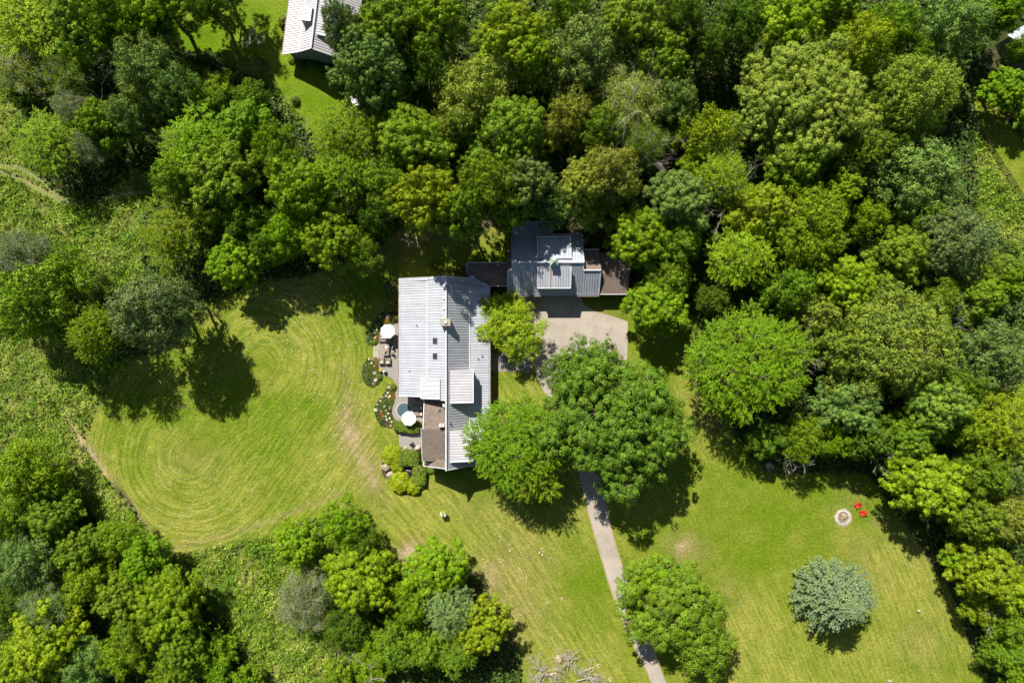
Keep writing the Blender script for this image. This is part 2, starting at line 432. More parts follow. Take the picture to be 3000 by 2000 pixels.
nt.links.new(math_(nt, 'MULTIPLY', attr(nt, 'mowv').outputs['Fac'], 0.09), cx.inputs[1])
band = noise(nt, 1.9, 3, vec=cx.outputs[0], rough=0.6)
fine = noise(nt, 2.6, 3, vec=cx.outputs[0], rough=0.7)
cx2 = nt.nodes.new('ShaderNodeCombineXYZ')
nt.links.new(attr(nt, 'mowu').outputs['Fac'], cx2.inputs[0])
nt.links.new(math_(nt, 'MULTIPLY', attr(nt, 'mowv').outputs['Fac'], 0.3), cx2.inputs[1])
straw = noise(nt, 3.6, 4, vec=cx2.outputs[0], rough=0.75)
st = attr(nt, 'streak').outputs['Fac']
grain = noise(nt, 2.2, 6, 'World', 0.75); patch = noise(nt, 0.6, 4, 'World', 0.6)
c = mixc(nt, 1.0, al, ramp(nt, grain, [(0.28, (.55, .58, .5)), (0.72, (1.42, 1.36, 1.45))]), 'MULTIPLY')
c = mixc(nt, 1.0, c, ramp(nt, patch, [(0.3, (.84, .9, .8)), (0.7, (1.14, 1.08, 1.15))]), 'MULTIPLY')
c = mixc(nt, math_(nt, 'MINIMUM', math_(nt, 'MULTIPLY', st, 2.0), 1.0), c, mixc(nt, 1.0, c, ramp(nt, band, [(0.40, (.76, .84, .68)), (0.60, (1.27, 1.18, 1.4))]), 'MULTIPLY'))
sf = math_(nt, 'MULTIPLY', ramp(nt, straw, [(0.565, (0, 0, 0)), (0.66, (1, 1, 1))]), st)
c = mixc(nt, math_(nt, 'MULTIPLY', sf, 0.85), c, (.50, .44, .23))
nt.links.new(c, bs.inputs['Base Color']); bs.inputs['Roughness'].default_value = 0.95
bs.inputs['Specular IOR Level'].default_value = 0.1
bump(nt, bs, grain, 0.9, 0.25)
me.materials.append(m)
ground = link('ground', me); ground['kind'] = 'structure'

# ------------------------------------------------------------ paving
def sheet(name, poly, mat, z=0.02, thick=0.15, label=None):
    o = MB().prism([(p[0], p[1], z) for p in poly], thick).build(name, mat); o['kind'] = 'structure'; return o
def smooth_poly(pts, it=2):
    for _ in range(it):
        q = []
        for i in range(len(pts)):
            a = Vector(pts[i][:2]); b = Vector(pts[(i+1) % len(pts)][:2]); q += [a*.75+b*.25, a*.25+b*.75]
        pts = q
    return pts
m, nt, bs = newmat('driveway_asphalt')
g1 = noise(nt, 0.25, 5, 'World', .65); g2 = noise(nt, 14, 3, 'World', .7)
c = ramp(nt, g1, [(0.3, (.30, .26, .21)), (0.55, (.395, .34, .28)), (0.75, (.44, .385, .315))])
c = mixc(nt, 1.0, c, ramp(nt, g2, [(0.3, (.88, .88, .88)), (0.7, (1.1, 1.1, 1.1))]), 'MULTIPLY')
c = mixc(nt, ramp(nt, noise(nt, .7, 6, 'World', .75, dist=.6), [(.60, (0, 0, 0)), (.74, (.55, .55, .55))]), c, (.15, .13, .11))
nt.links.new(c, bs.inputs['Base Color']); bs.inputs['Roughness'].default_value = .92
M['drive'] = m
D = W
court = [D(1470,880),D(1560,862),D(1700,866),D(1712,893),D(1745,912),D(1800,928),D(1839,942),D(1838,1060),D(1800,1120),D(1760,1200),D(1700,1290),D(1735,1350)]
lane_r = [(1742,1352),(1757,1400),(1772,1470),(1785,1530),(1803,1600),(1822,1660),(1845,1720),(1875,1800),(1905,1880),(1945,1990),(1990,2100)]
lane_l = [(1690,1360),(1703,1420),(1722,1490),(1742,1560),(1760,1620),(1780,1690),(1800,1750),(1824,1806),(1852,1880),(1895,1960),(1950,2100)]
lr = [D(*p) for p in lane_r]; ll = [D(*p) for p in lane_l]
dm = MB()
dm.prism([(p.x, p.y, .03) for p in court]+[(p.x, p.y, .03) for p in (D(1690,1360), D(1660,1280), D(1632,1220), D(1612,1180), D(1590,1140), D(1572,1100), D(1555,1050), D(1470,1045))], .2)
for i in range(len(lr)-1):
    dm.prism([(lr[i].x, lr[i].y, .03), (lr[i+1].x, lr[i+1].y, .03), (ll[i+1].x, ll[i+1].y, .03), (ll[i].x, ll[i].y, .03)], .2)
o = dm.build('driveway', 'drive'); o['kind'] = 'structure'
# tan worn verge at the lane's edge
M['verge'] = simple('dry_verge', (.33, .26, .14), .95, var=.35, scale=2)
def ribbon(name, pts, w, mat, z):
    b = MB()
    for p, q in zip(pts[:-1], pts[1:]):
        d = (q-p).normalized(); n = Vector((-d.y, d.x, 0))
        b.add([(p-n*w).to_tuple()[:2]+(z,), (q-n*w).to_tuple()[:2]+(z,), (q+n*w).to_tuple()[:2]+(z,), (p+n*w).to_tuple()[:2]+(z,)], [(0, 1, 2, 3)])
    o = b.build(name, mat); o['kind'] = 'structure'
ribbon('driveway_verge', [p-Vector((.05, 0, 0)) for p in ll[2:]], .22, 'verge', -0.005)
ribbon('driveway_verge', [p+Vector((.05, 0, 0)) for p in lr[1:]], .2, 'verge', -0.005)
mh = thing('manhole', 'dark round drain cover set in the beige parking court', 'drain cover', z2(1772, 1482))
MB().lathe(z2(1772, 1482, .03), [(.26, 0), (.26, .012)], 20).build('rim', 'frame', mh)
MB().lathe(z2(1772, 1482, .042), [(.21, 0), (.21, .01)], 20).build('cover', simple('cover_iron', (.14, .12, .11), .8), mh)
# walkway between the court and the house
o = MB().prism([(p.x, p.y, .045) for p in (z1(868,640), z1(868,755), z1(1130,760), z1(1130,660))], .2).build('walkway', 'patio'); o['kind'] = 'structure'

# patio by the lawn
pat = [z3(705,270), z3(640,330), z3(590,345), z3(400,350), z3(320,420), z3(300,560), z3(288,740), z3(280,1060), z3(268,1200), z3(270,1290), z3(300,1370),
       z3(350,1405), z3(430,1440), z4(285,95), z4(340,130), z4(362,180), z4(376,232), z4(362,270), z4(356,350), z4(342,420), z4(324,480), z4(326,540), z4(345,590), z4(385,625),
       z4(520,650), z4(700,640), z4(720,330), z4(440,330), z4(440,0), z3(760,900), z3(760,270)]
pit_c = z4(470, 500)
o = MB().prism([(p.x, p.y, .05) for p in pat], .2).build('patio', 'patio'); o['kind'] = 'structure'
o = MB().prism([(p.x, p.y, .05) for p in (z4(408,770), z4(700,770), z4(700,968), z4(620,975), z4(408,978))], .2).build('small_patio', 'patio'); o['kind'] = 'structure'
st = thing('stepping_stones', 'four pale rectangular stone slabs leading from lawn to patio', 'stone steps', z3(228, 900))
for (a, b, c_, d) in ((172,790,222,905), (225,742,288,900), (168,908,224,1045), (226,904,280,1075)):
    p = z3((a+c_)/2, (b+d)/2); MB().box((p.x, p.y, .0), ((c_-a)/7.126/16-.02, (d-b)/7.126/16-.02, .14), rz=random.uniform(-.03, .03)).build('slab', 'slab', st, bevel=.02)

# hot tub
m, nt, bs = newmat('bubbling_water')
n_ = noise(nt, 2.6, 5, 'World', .7, dist=2.5)
nt.links.new(ramp(nt, n_, [(0.35, (.012, .03, .035)), (.52, (.05, .10, .11)), (.62, (.30, .38, .38)), (.7, (.62, .68, .68))]), bs.inputs['Base Color'])
bs.inputs['Roughness'].default_value = .12; bump(nt, bs, n_, .6, .06)
M['foam'] = m
ht = thing('hot_tub', 'round sunken hot tub of bubbling dark water with stone rim', 'hot tub', pit_c)
M['coping'] = simple('coping_stone', (.42, .38, .35), .9, var=.25, scale=8, objvar=.12)
for k in range(22):
    a0, a1 = 2*math.pi*k/22+.012, 2*math.pi*(k+1)/22-.012
    MB().prism([(pit_c.x+r*math.cos(a), pit_c.y+r*math.sin(a), .12) for r, a in ((1.26, a0), (1.55, a0), (1.55, a1), (1.26, a1))], .12).build('coping', 'coping', ht)
MB().lathe((pit_c.x, pit_c.y, .05), [(1.27, -.02), (1.27, .035)], 40).build('water', 'foam', ht)
MB().lathe((pit_c.x, pit_c.y, .05), [(1.262, .03), (1.262, .07), (1.2, .07), (1.2, .036)], 40).build('liner', simple('tile', (.07, .12, .14), .3), ht)
hr = MB(); hr.tube([z4(528,455,.05), z4(528,455,.75), z4(545,470,.95), z4(562,495,.75), z4(562,500,.05)], .025, 6); hr.build('handrail', 'frame', ht)

# ------------------------------------------------------------ roofs and walls
def rib_slope(parent, ts, te, bs_, mat='metal', pitch=.455, local=False, name='roof_panel', thick=.03):
    """standing seam roof: ts->te runs along the ridge, ts->bs_ runs down the slope"""
    ts, te, bs_ = Vector(ts), Vector(te), Vector(bs_)
    al, dn = te-ts, bs_-ts
    if al.cross(dn).z < 0: bs_ = te+dn; ts, te = te, ts; al = te-ts; dn = bs_-ts
    L, A = dn.length, al.length; n = max(1, round(A/pitch)); w = A/n
    ah, dh = al.normalized(), dn.normalized(); nh = ah.cross(dh).normalized(); dh = nh.cross(ah)
    b = MB(); b.box((w/2-.022, L/2, -thick/2), (w-.05, L, thick)); b.box((w-.022, L/2, .0), (.044, L+.02, .08), mi=1)
    me = b.mesh(name, [mat, 'seam'])
    for i in range(n):
        o = link(name, me, parent, local)
        p = ts+ah*(w*i)
        mt = Matrix(((ah.x, dh.x, nh.x, p.x), (ah.y, dh.y, nh.y, p.y), (ah.z, dh.z, nh.z, p.z), (0, 0, 0, 1)))
        o.matrix_basis = mt
def shingle_slope(parent, ts, te, bs_, name='shingles', course=.2, local=False):
    ts, te, bs_ = Vector(ts), Vector(te), Vector(bs_)
    al, dn = te-ts, bs_-ts
    if al.cross(dn).z < 0: bs_ = te+dn; ts, te = te, ts; al = te-ts; dn = bs_-ts
    nh = al.normalized().cross(dn.normalized()).normalized(); L = dn.length; n = max(2, round(L/course))
    b = MB(); dh = dn.normalized()
    for i in range(n):
        s0, s1 = L*i/n-.02, L*(i+1)/n
        p = [ts+dh*s0, te+dh*s0, te+dh*s1+nh*.03, ts+dh*s1+nh*.03]
        q = [v-nh*.03 for v in p]
        b.add(p+q, [(3, 2, 1, 0)[::-1], (7, 6, 5, 4), (2, 3, 7, 6), (0, 3, 7, 4), (1, 2, 6, 5)])
    o = b.build(name, 'shingle', parent, local=local); o['kind'] = 'stuff'; return o
def bar(parent, name, a, b, w, mat, local=False, up=0.0):
    a, b = Vector(a)+Vector((0, 0, up)), Vector(b)+Vector((0, 0, up))
    d = b-a; L = d.length; d.normalize(); s = d.cross(Vector((0, 0, 1))).normalized(); t = s.cross(d)
    vs_ = [p+s*x*w/2+t*y*w/2 for p in (a, b) for x, y in ((-1, -1), (1, -1), (1, 1), (-1, 1))]
    return MB().add(vs_, [(3, 2, 1, 0), (4, 5, 6, 7), (0, 1, 5, 4), (1, 2, 6, 5), (2, 3, 7, 6), (3, 0, 4, 7)]).build(name, mat, parent, local=local)
def wallpoly(parent, pts, mat='wall', name='wall', local=False):
    """closed ring of (x,y,ztop) walls down to the ground"""
    b = MB(); n = len(pts)
    for i in range(n):
        p, q = pts[i], pts[(i+1) % n]
        b.add([(p[0], p[1], -.05), (q[0], q[1], -.05), (q[0], q[1], q[2]), (p[0], p[1], p[2])], [(0, 1, 2, 3)])
    return b.build(name, mat, parent, local=local)
def window(parent, c, w, h, nrm, fr='framew', local=False, panes=2):
    """window standing in a wall; c centre, nrm outward 2-D normal"""
    n = Vector((nrm[0], nrm[1], 0)).normalized(); rz = math.atan2(n.y, n.x)-math.pi/2
    b = MB(); t = Vector((-n.y, n.x, 0)); c = Vector(c)+n*.03
    for s in (-1, 1): b.box(c+t*s*(w/2), (.09, .08, h+.09), rz)
    for s in (-1, 1): b.box(c+Vector((0, 0, s*h/2)), (w-.09, .08, .09), rz)
    o = b.build('window', fr, parent, local=local)
    for k in range(panes):
        MB().box(c+t*((k+.5)/panes-.5)*(w-.09), ((w-.12)/panes-.03, .03, h-.09), rz).build('pane', 'glass', o, local=local)
def pipe(parent, p, h=.6, r=.07, elbow=None):
    b = MB(); b.lathe((p[0], p[1], p[2]-.15), [(r, 0), (r, h)], 10); b.lathe((p[0], p[1], p[2]-.12), [(r*2.2, 0), (r*1.1, .16)], 10)
    if elbow: b.tube([(p[0], p[1], p[2]+h-.2), (p[0]+elbow[0], p[1]+elbow[1], p[2]+h-.2)], r)
    b.build('vent_pipe', 'frame', parent)
def skylight(parent, c, sx, sy, slope, axis):
    r = ('Y', slope) if axis == 'Y' else ('X', slope)
    o = MB().box(Vector(c), (sx, sy, .2), tilt=r).build('skylight', 'frame', parent)
    R = Matrix.Rotation(slope, 3, axis)
    MB().box(Vector(c)+R@Vector((0, 0, .11)), (sx-.18, sy-.18, .02), tilt=r).build('pane', 'glass', o)

# ---- main house
H = thing('house', 'large house with long silver standing-seam metal roof between lawn and driveway', 'house', (-12, -5, 0))
XW, XK, XR, XE, XO = -20.15, -14.81, -11.26, -7.49, -3.96
HW, HK, HR, HE, HO = 3.3, 6.0, 8.5, 4.45, 3.5
YN, YA, YB, YS = 11.17, -9.68, -10.15, -22.0
rib_slope(H, (XK, YN, HK), (XK, YA, HK), (XW, YN, HW))
rib_slope(H, (XR, YN, HR), (XR, YB, HR), (XK, YN, HK+.06))
rib_slope(H, (XR, YN, HR), (XR, YS, HR), (XE, YN, HE+.06))
rib_slope(H, (XE, 9.9, HE), (XE, YS, HE), (XO, 9.9, HO))
# clipped corner panels
for k in range(3):
    y0 = 9.9+k*.42; x1 = XE+(3.3-(k+.5)*1.05)
    rib_slope(H, (XE, y0, HE), (XE, y0+.42, HE), (x1, y0, HE-(x1-XE)*.269))
rib_slope(H, (XE+.02, 11.16, HE+.0), (XE+.02, 11.17+.45, HE), (XE+.9, 11.16, HE-.4))
bar(H, 'ridge_cap', (XR, YN+.05, HR+.05), (XR, YS-.05, HR+.05), .22, 'trim')
bar(H, 'flashing', (XK, YN, HK+.08), (XK, YA, HK+.08), .13, 'trim')
bar(H, 'flashing', (XE, YN, HE+.08), (XE, YS, HE+.08), .13, 'trim')
bar(H, 'gutter', (XW-.06, YN, HW-.05), (XW-.06, YA, HW-.05), .13, 'rust')
bar(H, 'gutter', (XO+.08, 9.9, HO-.05), (XO+.08, YS, HO-.05), .16, 'rust')
for a_, b_ in (((XW, YN, HW), (XK, YN, HK)), ((XK, YN, HK), (XR, YN, HR)), ((XR, YN, HR), (XE, YN, HE)), ((XW, YA, HW), (XK, YA, HK)),
             ((XR, YS, HR), (XE, YS, HE)), ((XE, YS, HE), (XO, YS, HO)), ((XE+3.35, 9.95, HO+.12), (XE+.3, 11.3, HE))):
    bar(H, 'verge_trim', a_, b_, .12, 'trim', up=.02)
# snow guards
sg = MB()
for y in np.arange(YS+.3, 9.8, .455): sg.box((XO-.25, y, HO+.2), (.08, .08, .1))
for y in np.arange(YA+.3, YN-.2, .455): sg.box((XW+.25, y, HW+.2), (.08, .08, .1))
sg.build('snow_guard', 'trim', H)['kind'] = 'stuff'
# walls (inside the eaves)
wallpoly(H, [(XW+.9, YN-.5, HW+.35), (XR, YN-.5, HR-.15), (XO-.6, YN-1.6, HO+.1), (XO-.6, YS+.5, HO+.1), (XE, YS+.5, HE-.1), (XR, YS+.5, HR-.15), (XR-.4, YS+.5, 5), (XR-.4, YB+.4, 6.6), (XR-.6, YB+.4, HR-.8), (XK, YA+.5, HK-.15), (XW+.9, YA+.5, HW+.35)])
for y in (-6, -2.5, 1, 4.5, 8): window(H, (XW+.9, y, 1.7), 1.6, 1.4, (-1, 0))
for y in (-19, -15, -2, 2, 6): window(H, (XO-.6, y, 1.7), 1.4, 1.3, (1, 0))
window(H, (XR+1.5, YS+.5, 5.0), 1.2, 1.2, (0, -1)); window(H, (XR+3, YS+.5, 1.8), 1.6, 1.3, (0, -1)); window(H, (XR, YN-.5, 5), 1.2, 1.2, (0, 1)); window(H, (-15, YN-.5, 1.7), 1.4, 1.3, (0, 1))
dr = MB().box((XO-.58, -4.2, 1.05), (.08, 1.1, 2.1)).build('door', simple('door_paint', (.1, .05, .04), .5), H)
MB().box((XO-.52, -3.8, 1.05), (.06, .06, .16)).build('handle', 'trim', dr)
# shed dormers on the east slope
def shed(parent, x0, x1, y0, y1, h0, h1, mat='metal_white', run='x', local=False, base=4.0, gutter='trim', shingle=False):
    """roof rectangle x0..x1,y0..y1; height h0 at start, h1 at end of the run axis"""
    if run == 'x':
        hs = {x0: h0, x1: h1}
        a, b, c = (x0, y1, h0), (x0, y0, h0), (x1, y1, h1)
        ring = [(x0+.15, y0+.15, h0-.12), (x1-.15, y0+.15, h1-.12), (x1-.15, y1-.15, h1-.12), (x0+.15, y1-.15, h0-.12)]
        e = ((x1 if h1 < h0 else x0), y0, min(h0, h1)), ((x1 if h1 < h0 else x0), y1, min(h0, h1))
    else:
        a, b, c = (x0, y0, h0), (x1, y0, h0), (x0, y1, h1)
        ring = [(x0+.15, y0, h0-.12), (x1-.15, y0, h0-.12), (x1-.15, y1, h1-.12), (x0+.15, y1, h1-.12)]
        e = (x0, y1, h1), (x1, y1, h1)
    # walls of the dormer stop inside the house
    bb = MB()
    for i in range(4):
        p, q = ring[i], ring[(i+1) % 4]
        bb.add([(p[0], p[1], base), (q[0], q[1], base), q, p], [(0, 1, 2, 3)])
    bb.build('dormer_wall', 'wall', parent, local=local)
    if shingle: shingle_slope(parent, a, b, c, local=local)
    else: rib_slope(parent, a, b, c, mat, local=local, name='roof_panel')
    bar(parent, 'gutter', e[0], e[1], .13, gutter, local=local)
    for p, q in ((a, c), (b, tuple(Vector(c)+Vector(b)-Vector(a)))): bar(parent, 'verge_trim', p, q, .11, 'trim', local=local, up=.02)
shed(H, -10.62, -6.68, -10.55, -4.95, 8.2, 7.2)
shed(H, -10.66, -6.72, -20.65, -15.3, 8.2, 7.2)
shed(H, -15.75, -12.35, -9.85, -6.35, 6.9, 8.1)
for y in (-10.0, -8.5, -7.0, -5.5): window(H, (-6.83, y+.2, 6.5), .9, .7, (1, 0))
for y in (-20, -18.5, -17): window(H, (-6.87, y+.4, 6.5), .9, .7, (1, 0))
# brown shingled wing along the ridge
bx0 = -15.35
shingle_slope(H, (bx0, -15.1, 7.3), (XR-.15, -15.1, 7.3), (bx0, YB+.1, 5.6))
shingle_slope(H, (bx0-.3, -15.1, 7.35), (XR-.15, -15.1, 7.35), (bx0-.3, -20.9, 5.6))
shingle_slope(H, (XR-.1, YS, 6.9), (XR-.1, -20.5, 6.9), (bx0-.2, YS, 4.2))
wallpoly(H, [(bx0+.3, YB+.3, 5.4), (bx0+.3, -15.1, 7.1), (bx0+.3, -20.7, 5.4), (bx0+.3, YS+.4, 4.1), (XR-.3, YS+.4, 6.5), (XR-.3, YB+.3, 5.4)])
window(H, (bx0+.3, -12.5, 1.8), 1.6, 1.6, (-1, 0)); window(H, (bx0+.3, -17.5, 1.8), 1.6, 1.6, (-1, 0))
bar(H, 'gutter', (bx0-.35, -15.0, 7.1), (bx0-.35, -20.95, 5.45), .14, 'trim')
bar(H, 'verge_trim', (bx0, YB+.05, 5.6), (bx0, -15.1, 7.3), .12, 'trim')
bar(H, 'verge_trim', (bx0-.25, YS, 4.2), (XR, YS, 7.0), .14, 'trim'); bar(H, 'gutter', (bx0-.3, YS, 4.15), (bx0-.3, -20.6, 4.15), .14, 'trim')
skylight(H, z1(533, 1014, 6.3), .62, .62, -.35, 'X')
# skylights on the west slope
for zy in (556, 656):
    p = z1(502, zy, 7.55); skylight(H, (p.x, p.y, 8.5-(XR-p.x)*.7042+.08), .95, 1.0, -.61, 'Y')
# chimney
cp = z1(575, 435, 9.4)
ch = MB().box((cp.x-.1, cp.y, 8.4), (1.6, 1.05, 2.2)).build('chimney', 'chim', H, bevel=.05)
MB().box((cp.x-.1, cp.y, 9.56), (1.75, 1.2, .12)).build('cap', 'slab', ch); MB().box((cp.x-.05, cp.y+.02, 9.75), (.5, .45, .26)).build('flue', 'trim', ch)
cp = z1(548, 1112, 8.0)
ch = MB().box((cp.x, cp.y, 7.2), (1.0, .7, 1.5)).build('chimney', 'chim', H, bevel=.04)
MB().box((cp.x-.25, cp.y+.02, 8.05), (.4, .5, .26)).build('flue', 'trim', ch); MB().box((cp.x+.25, cp.y+.02, 8.02), (.35, .45, .2)).build('flue', 'trim', ch)
def on_roof(x):
    if x < XK: return HW+(x-XW)*(HK-HW)/(XK-XW)
    if x < XR: return HK+(x-XK)*(HR-HK)/(XR-XK)
    if x < XE: return HR-(x-XR)*(HR-HE)/(XE-XR)
    return HE-(x-XE)*(HE-HO)/(XO-XE)
for (x, y, h, e) in ((383,452,.75,None), (333,753,.4,(.2,0)), (785,672,.45,(.18,.05)), (815,655,.45,(-.18,-.1)), (603,1098,.55,(-.15,0)), (540,182,.35,(-.25,0))):
    p = z1(x, y, 5.5); p = z1(x, y, on_roof(p.x)); pipe(H, (p.x, p.y, on_roof(p.x)), h, .08, e)
for y in (210, 276, 343):
    p = z1(562, y, 8.3); MB().box((p.x, p.y, on_roof(p.x)+.12), (.35, .35, .35)).build('roof_vent', 'trim', H)
p = z1(440, 1358, 5.4); pipe(H, (p.x, p.y, 4.7), 1.0, .07, (.45, 0))
p = z1(562, 975, 7); MB().box((p.x, p.y, 6.8), (.45, .7, .8)).build('roof_vent', 'trim', H)

# ---- garage
G = thing('garage', 'blue-grey metal-roofed garage with green copper cupola behind the parking court', 'garage', (7, 12, 0))
rib_slope(G, (0, 13.69, 7), (12.45, 13.69, 7), (0, 12.4, 6.06), 'metal_blue')
rib_slope(G, (-.76, 12.39, 6.05), (15.48, 12.39, 6.05), (-.76, 8.17, 3.0), 'metal_blue')
rib_slope(G, (0, 13.69, 7), (12.45, 13.69, 7), (0, 19.15, 3.05), 'metal_blue')
rib_slope(G, (0, 19.15, 3.0), (7.35, 19.15, 3.0), (0, 21.5, 2.4), 'metal_blue')
bar(G, 'ridge_cap', (0, 13.69, 7.06), (12.45, 13.69, 7.06), .22, 'trim')
bar(G, 'flashing', (12.45, 12.42, 6.12), (15.5, 12.42, 6.12), .2, 'trim'); bar(G, 'flashing', (-.76, 12.42, 6.12), (0, 12.42, 6.12), .2, 'trim')
bar(G, 'flashing', (0, 19.15, 3.1), (7.35, 19.15, 3.1), .1, 'trim')
bar(G, 'gutter', (-.76, 8.1, 2.95), (15.48, 8.1, 2.95), .15, 'rust')
for p, q in (((-.02, 13.69, 7), (-.02, 19.15, 3.05)), ((12.47, 13.69, 7), (12.47, 19.15, 3.05)), ((0, 13.69, 7), (0, 12.4, 6.05)), ((12.45, 13.69, 7), (12.45, 12.4, 6.05)),
             ((-.78, 12.4, 6.05), (-.78, 8.17, 3)), ((15.5, 12.4, 6.05), (15.5, 8.17, 3)), ((0, 21.5, 2.4), (7.35, 21.5, 2.4)), ((7.35, 19.2, 3.0), (12.45, 19.2, 3.0))):
    bar(G, 'verge_trim', p, q, .12, 'trim', up=.02)
sgm = MB()
for i in range(36): sgm.box((-.6+i*.451, 8.45, 3.32), (.09, .09, .12))
sgm.build('snow_guard', 'trim', G)['kind'] = 'stuff'
# raised middle roofs
shed(G, 4.42, 10.25, 14.35, 18.35, 6.9, 5.55, 'metal_blue', run='y', base=3.2)
shed(G, 4.42, 10.25, 12.95, 9.3, 7.15, 5.78, 'metal', run='y', base=3.2)
# cupola
cu = MB().box((7.2, 13.55, 7.6), (1.15, 1.15, 1.3)).build('cupola', 'copper', G)
cz = 8.2; t_ = MB(); e = .72; cxx, cyy = 7.2, 13.55
t_.add([(cxx-e, cyy-e, cz), (cxx+e, cyy-e, cz), (cxx+e, cyy+e, cz), (cxx-e, cyy+e, cz), (cxx, cyy, cz+.85)], [(0, 1, 4), (1, 2, 4), (2, 3, 4), (3, 0, 4), (3, 2, 1, 0)])
t_.build('cupola_roof', 'copper', cu)
MB().lathe((cxx, cyy, cz+.78), [(.03, 0), (.09, .1), (.09, .22), (.02, .32), (.015, .6)], 10).build('finial', simple('brass', (.45, .3, .12), .4, .6), cu)
fl = MB()
for a_, b_ in ((-1, -1), (1, -1), (1, 1), (-1, 1)): fl.tube([(cxx+a_*e, cyy+b_*e, cz+.01), (cxx, cyy, cz+.86)], .03, 5)
fl.build('hip_rib', simple('dark_copper', (.09, .15, .13), .6), cu)
M['ruststain'] = simple('rust_stain', (.30, .20, .09), .9, var=.3, scale=3)
MB().add([(6.62, 12.8, 7.235), (6.78, 12.8, 7.235), (6.74, 9.5, 6.0), (6.66, 9.5, 6.0)], [(0, 1, 2, 3)]).build('rust_streak', 'ruststain', G)
# east wing and porch in shingle
shingle_slope(G, (12.5, 12.5, 6.0), (15.48, 12.5, 6.0), (12.5, 16.35, 3.4))
shingle_slope(G, (-.76, 12.5, 6.0), (-.05, 12.5, 6.0), (-.76, 16.35, 3.4))
shingle_slope(G, (15.55, 12.17, 4.5), (20.75, 12.17, 4.5), (15.55, 15.8, 3.1))
shingle_slope(G, (15.55, 12.17, 4.5), (20.75, 12.17, 4.5), (15.55, 8.5, 3.05))
bar(G, 'gutter', (15.6, 8.43, 3), (20.75, 8.43, 3), .13, 'trim'); bar(G, 'verge_trim', (12.5, 16.4, 3.42), (15.5, 16.4, 3.42), .12, 'trim')
bar(G, 'verge_trim', (20.78, 12.17, 4.5), (20.78, 15.8, 3.1), .1, 'trim'); bar(G, 'verge_trim', (15.52, 12.5, 6), (15.52, 16.35, 3.4), .1, 'frame')
wallpoly(G, [(.3, 8.9, 3.3), (15.1, 8.9, 3.3), (15.1, 12.4, 5.8), (15.1, 15.9, 3.5), (12.2, 15.9, 3.5), (12.2, 18.7, 3.1), (7.1, 18.7, 3.1), (7.1, 21.1, 2.3), (.3, 21.1, 2.3), (.3, 13.69, 6.8)])
for x in (16.0, 20.4):
    for y in (9.0, 15.2): MB().box((x, y, 1.5), (.18, .18, 3.1)).build('porch_post', 'trim', G)
for x in (4.3, 9.8):
    d_ = MB().box((x, 8.87, 1.15), (3.2, .1, 2.3)).build('garage_door', 'trim', G)
    for k in range(4): MB().box((x, 8.8, .32+k*.56), (3.0, .05, .48)).build('door_panel', 'framew', d_)
for y in (14.5, 17): window(G, (.3, y, 1.7), 1.2, 1.1, (-1, 0))
window(G, (5.5, 9.45, 5.0), 1.0, .6, (0, -1)); window(G, (9.2, 9.45, 5.0), 1.0, .6, (0, -1))
# ---- link roof
Lk = thing('covered_walkway', 'brown shingled roof of the covered passage joining house and garage', 'covered walkway', (-4.4, 12, 0))
shingle_slope(Lk, (-8.0, 12.0, 3.9), (-.8, 12.0, 3.9), (-8.0, 14.05, 3.0)); shingle_slope(Lk, (-8.0, 12.0, 3.9), (-.8, 12.0, 3.9), (-8.0, 9.95, 3.0))
for p, q in (((-8, 14.1, 2.98), (-.8, 14.1, 2.98)), ((-4, 9.9, 2.98), (-.8, 9.9, 2.98)), ((-8.04, 12, 3.9), (-8.04, 14.05, 3.0))): bar(Lk, 'gutter', p, q, .12, 'trim')
for x in (-7.6, -4.4, -1.1):
    for y in (10.3, 13.7): MB().box((x, y, 1.45), (.15, .15, 2.9)).build('post', 'trim', Lk)
# ---- neighbour's house (top left)
N = thing('neighbour_house', 'white metal-roofed house with blue-grey gable at the top edge', 'house', (-34.6, 50.4, 0), math.radians(-7.1))
rib_slope(N, (-2.7, 0, 5.3), (-2.7, 24, 5.3), (-6.45, 0, 3.2), 'metal_white', .44, local=True)
rib_slope(N, (0, 0, 7.5), (0, 24, 7.5), (-2.7, 0, 5.35), 'metal_white', .44, local=True)
rib_slope(N, (0, 0, 7.5), (0, 24, 7.5), (6.45, 0, 3.2), 'metal_white', .44, local=True)
bar(N, 'ridge_cap', (0, -.05, 7.56), (0, 24, 7.56), .25, 'metal', local=True); bar(N, 'flashing', (-2.7, 0, 5.42), (-2.7, 24, 5.42), .22, 'trim', local=True)
for p, q in (((0, 0, 7.5), (-2.7, 0, 5.3)), ((-2.7, 0, 5.3), (-6.45, 0, 3.2)), ((0, 0, 7.5), (6.45, 0, 3.2))): bar(N, 'verge_trim', p, q, .13, 'trim', local=True)
wallpoly(N, [(-5.4, .6, 3.7), (-2.7, .6, 5.2), (0, .6, 7.35), (5.9, .6, 3.45), (5.9, 23.5, 3.5), (0, 23.5, 7.3), (-5.4, 23.5, 3.7)], 'wall_blue', local=True)
sid = MB()
for k in range(16): sid.box((0, .585, .6+k*.3), (10.6-max(0, k-9)*1.25, .04, .05))
o = sid.build('siding', 'wall_blue', N, local=True); o['kind'] = 'stuff'
for x in (-2.6, -1.7, 2.4, 3.3): window(N, (x, .6, 3.4), .7, .8, (0, -1), local=True, panes=2)
for x in (-.5, .5): window(N, (x, .6, 5.9), .6, .6, (0, -1), local=True, panes=1)
shed(N, -2.6, -.6, 4.6, 7.3, 7.6, 7.7, 'trim', local=True, base=5)
shed(N, .5, 4.0, 2.6, 9.5, 7.45, 6.6, 'metal_white', local=True, base=4.5)
q = MB().box((-1.4, 10.2, 6.8), (1.3, 1.2, .5)).build('skylight', 'frame', N, local=True)
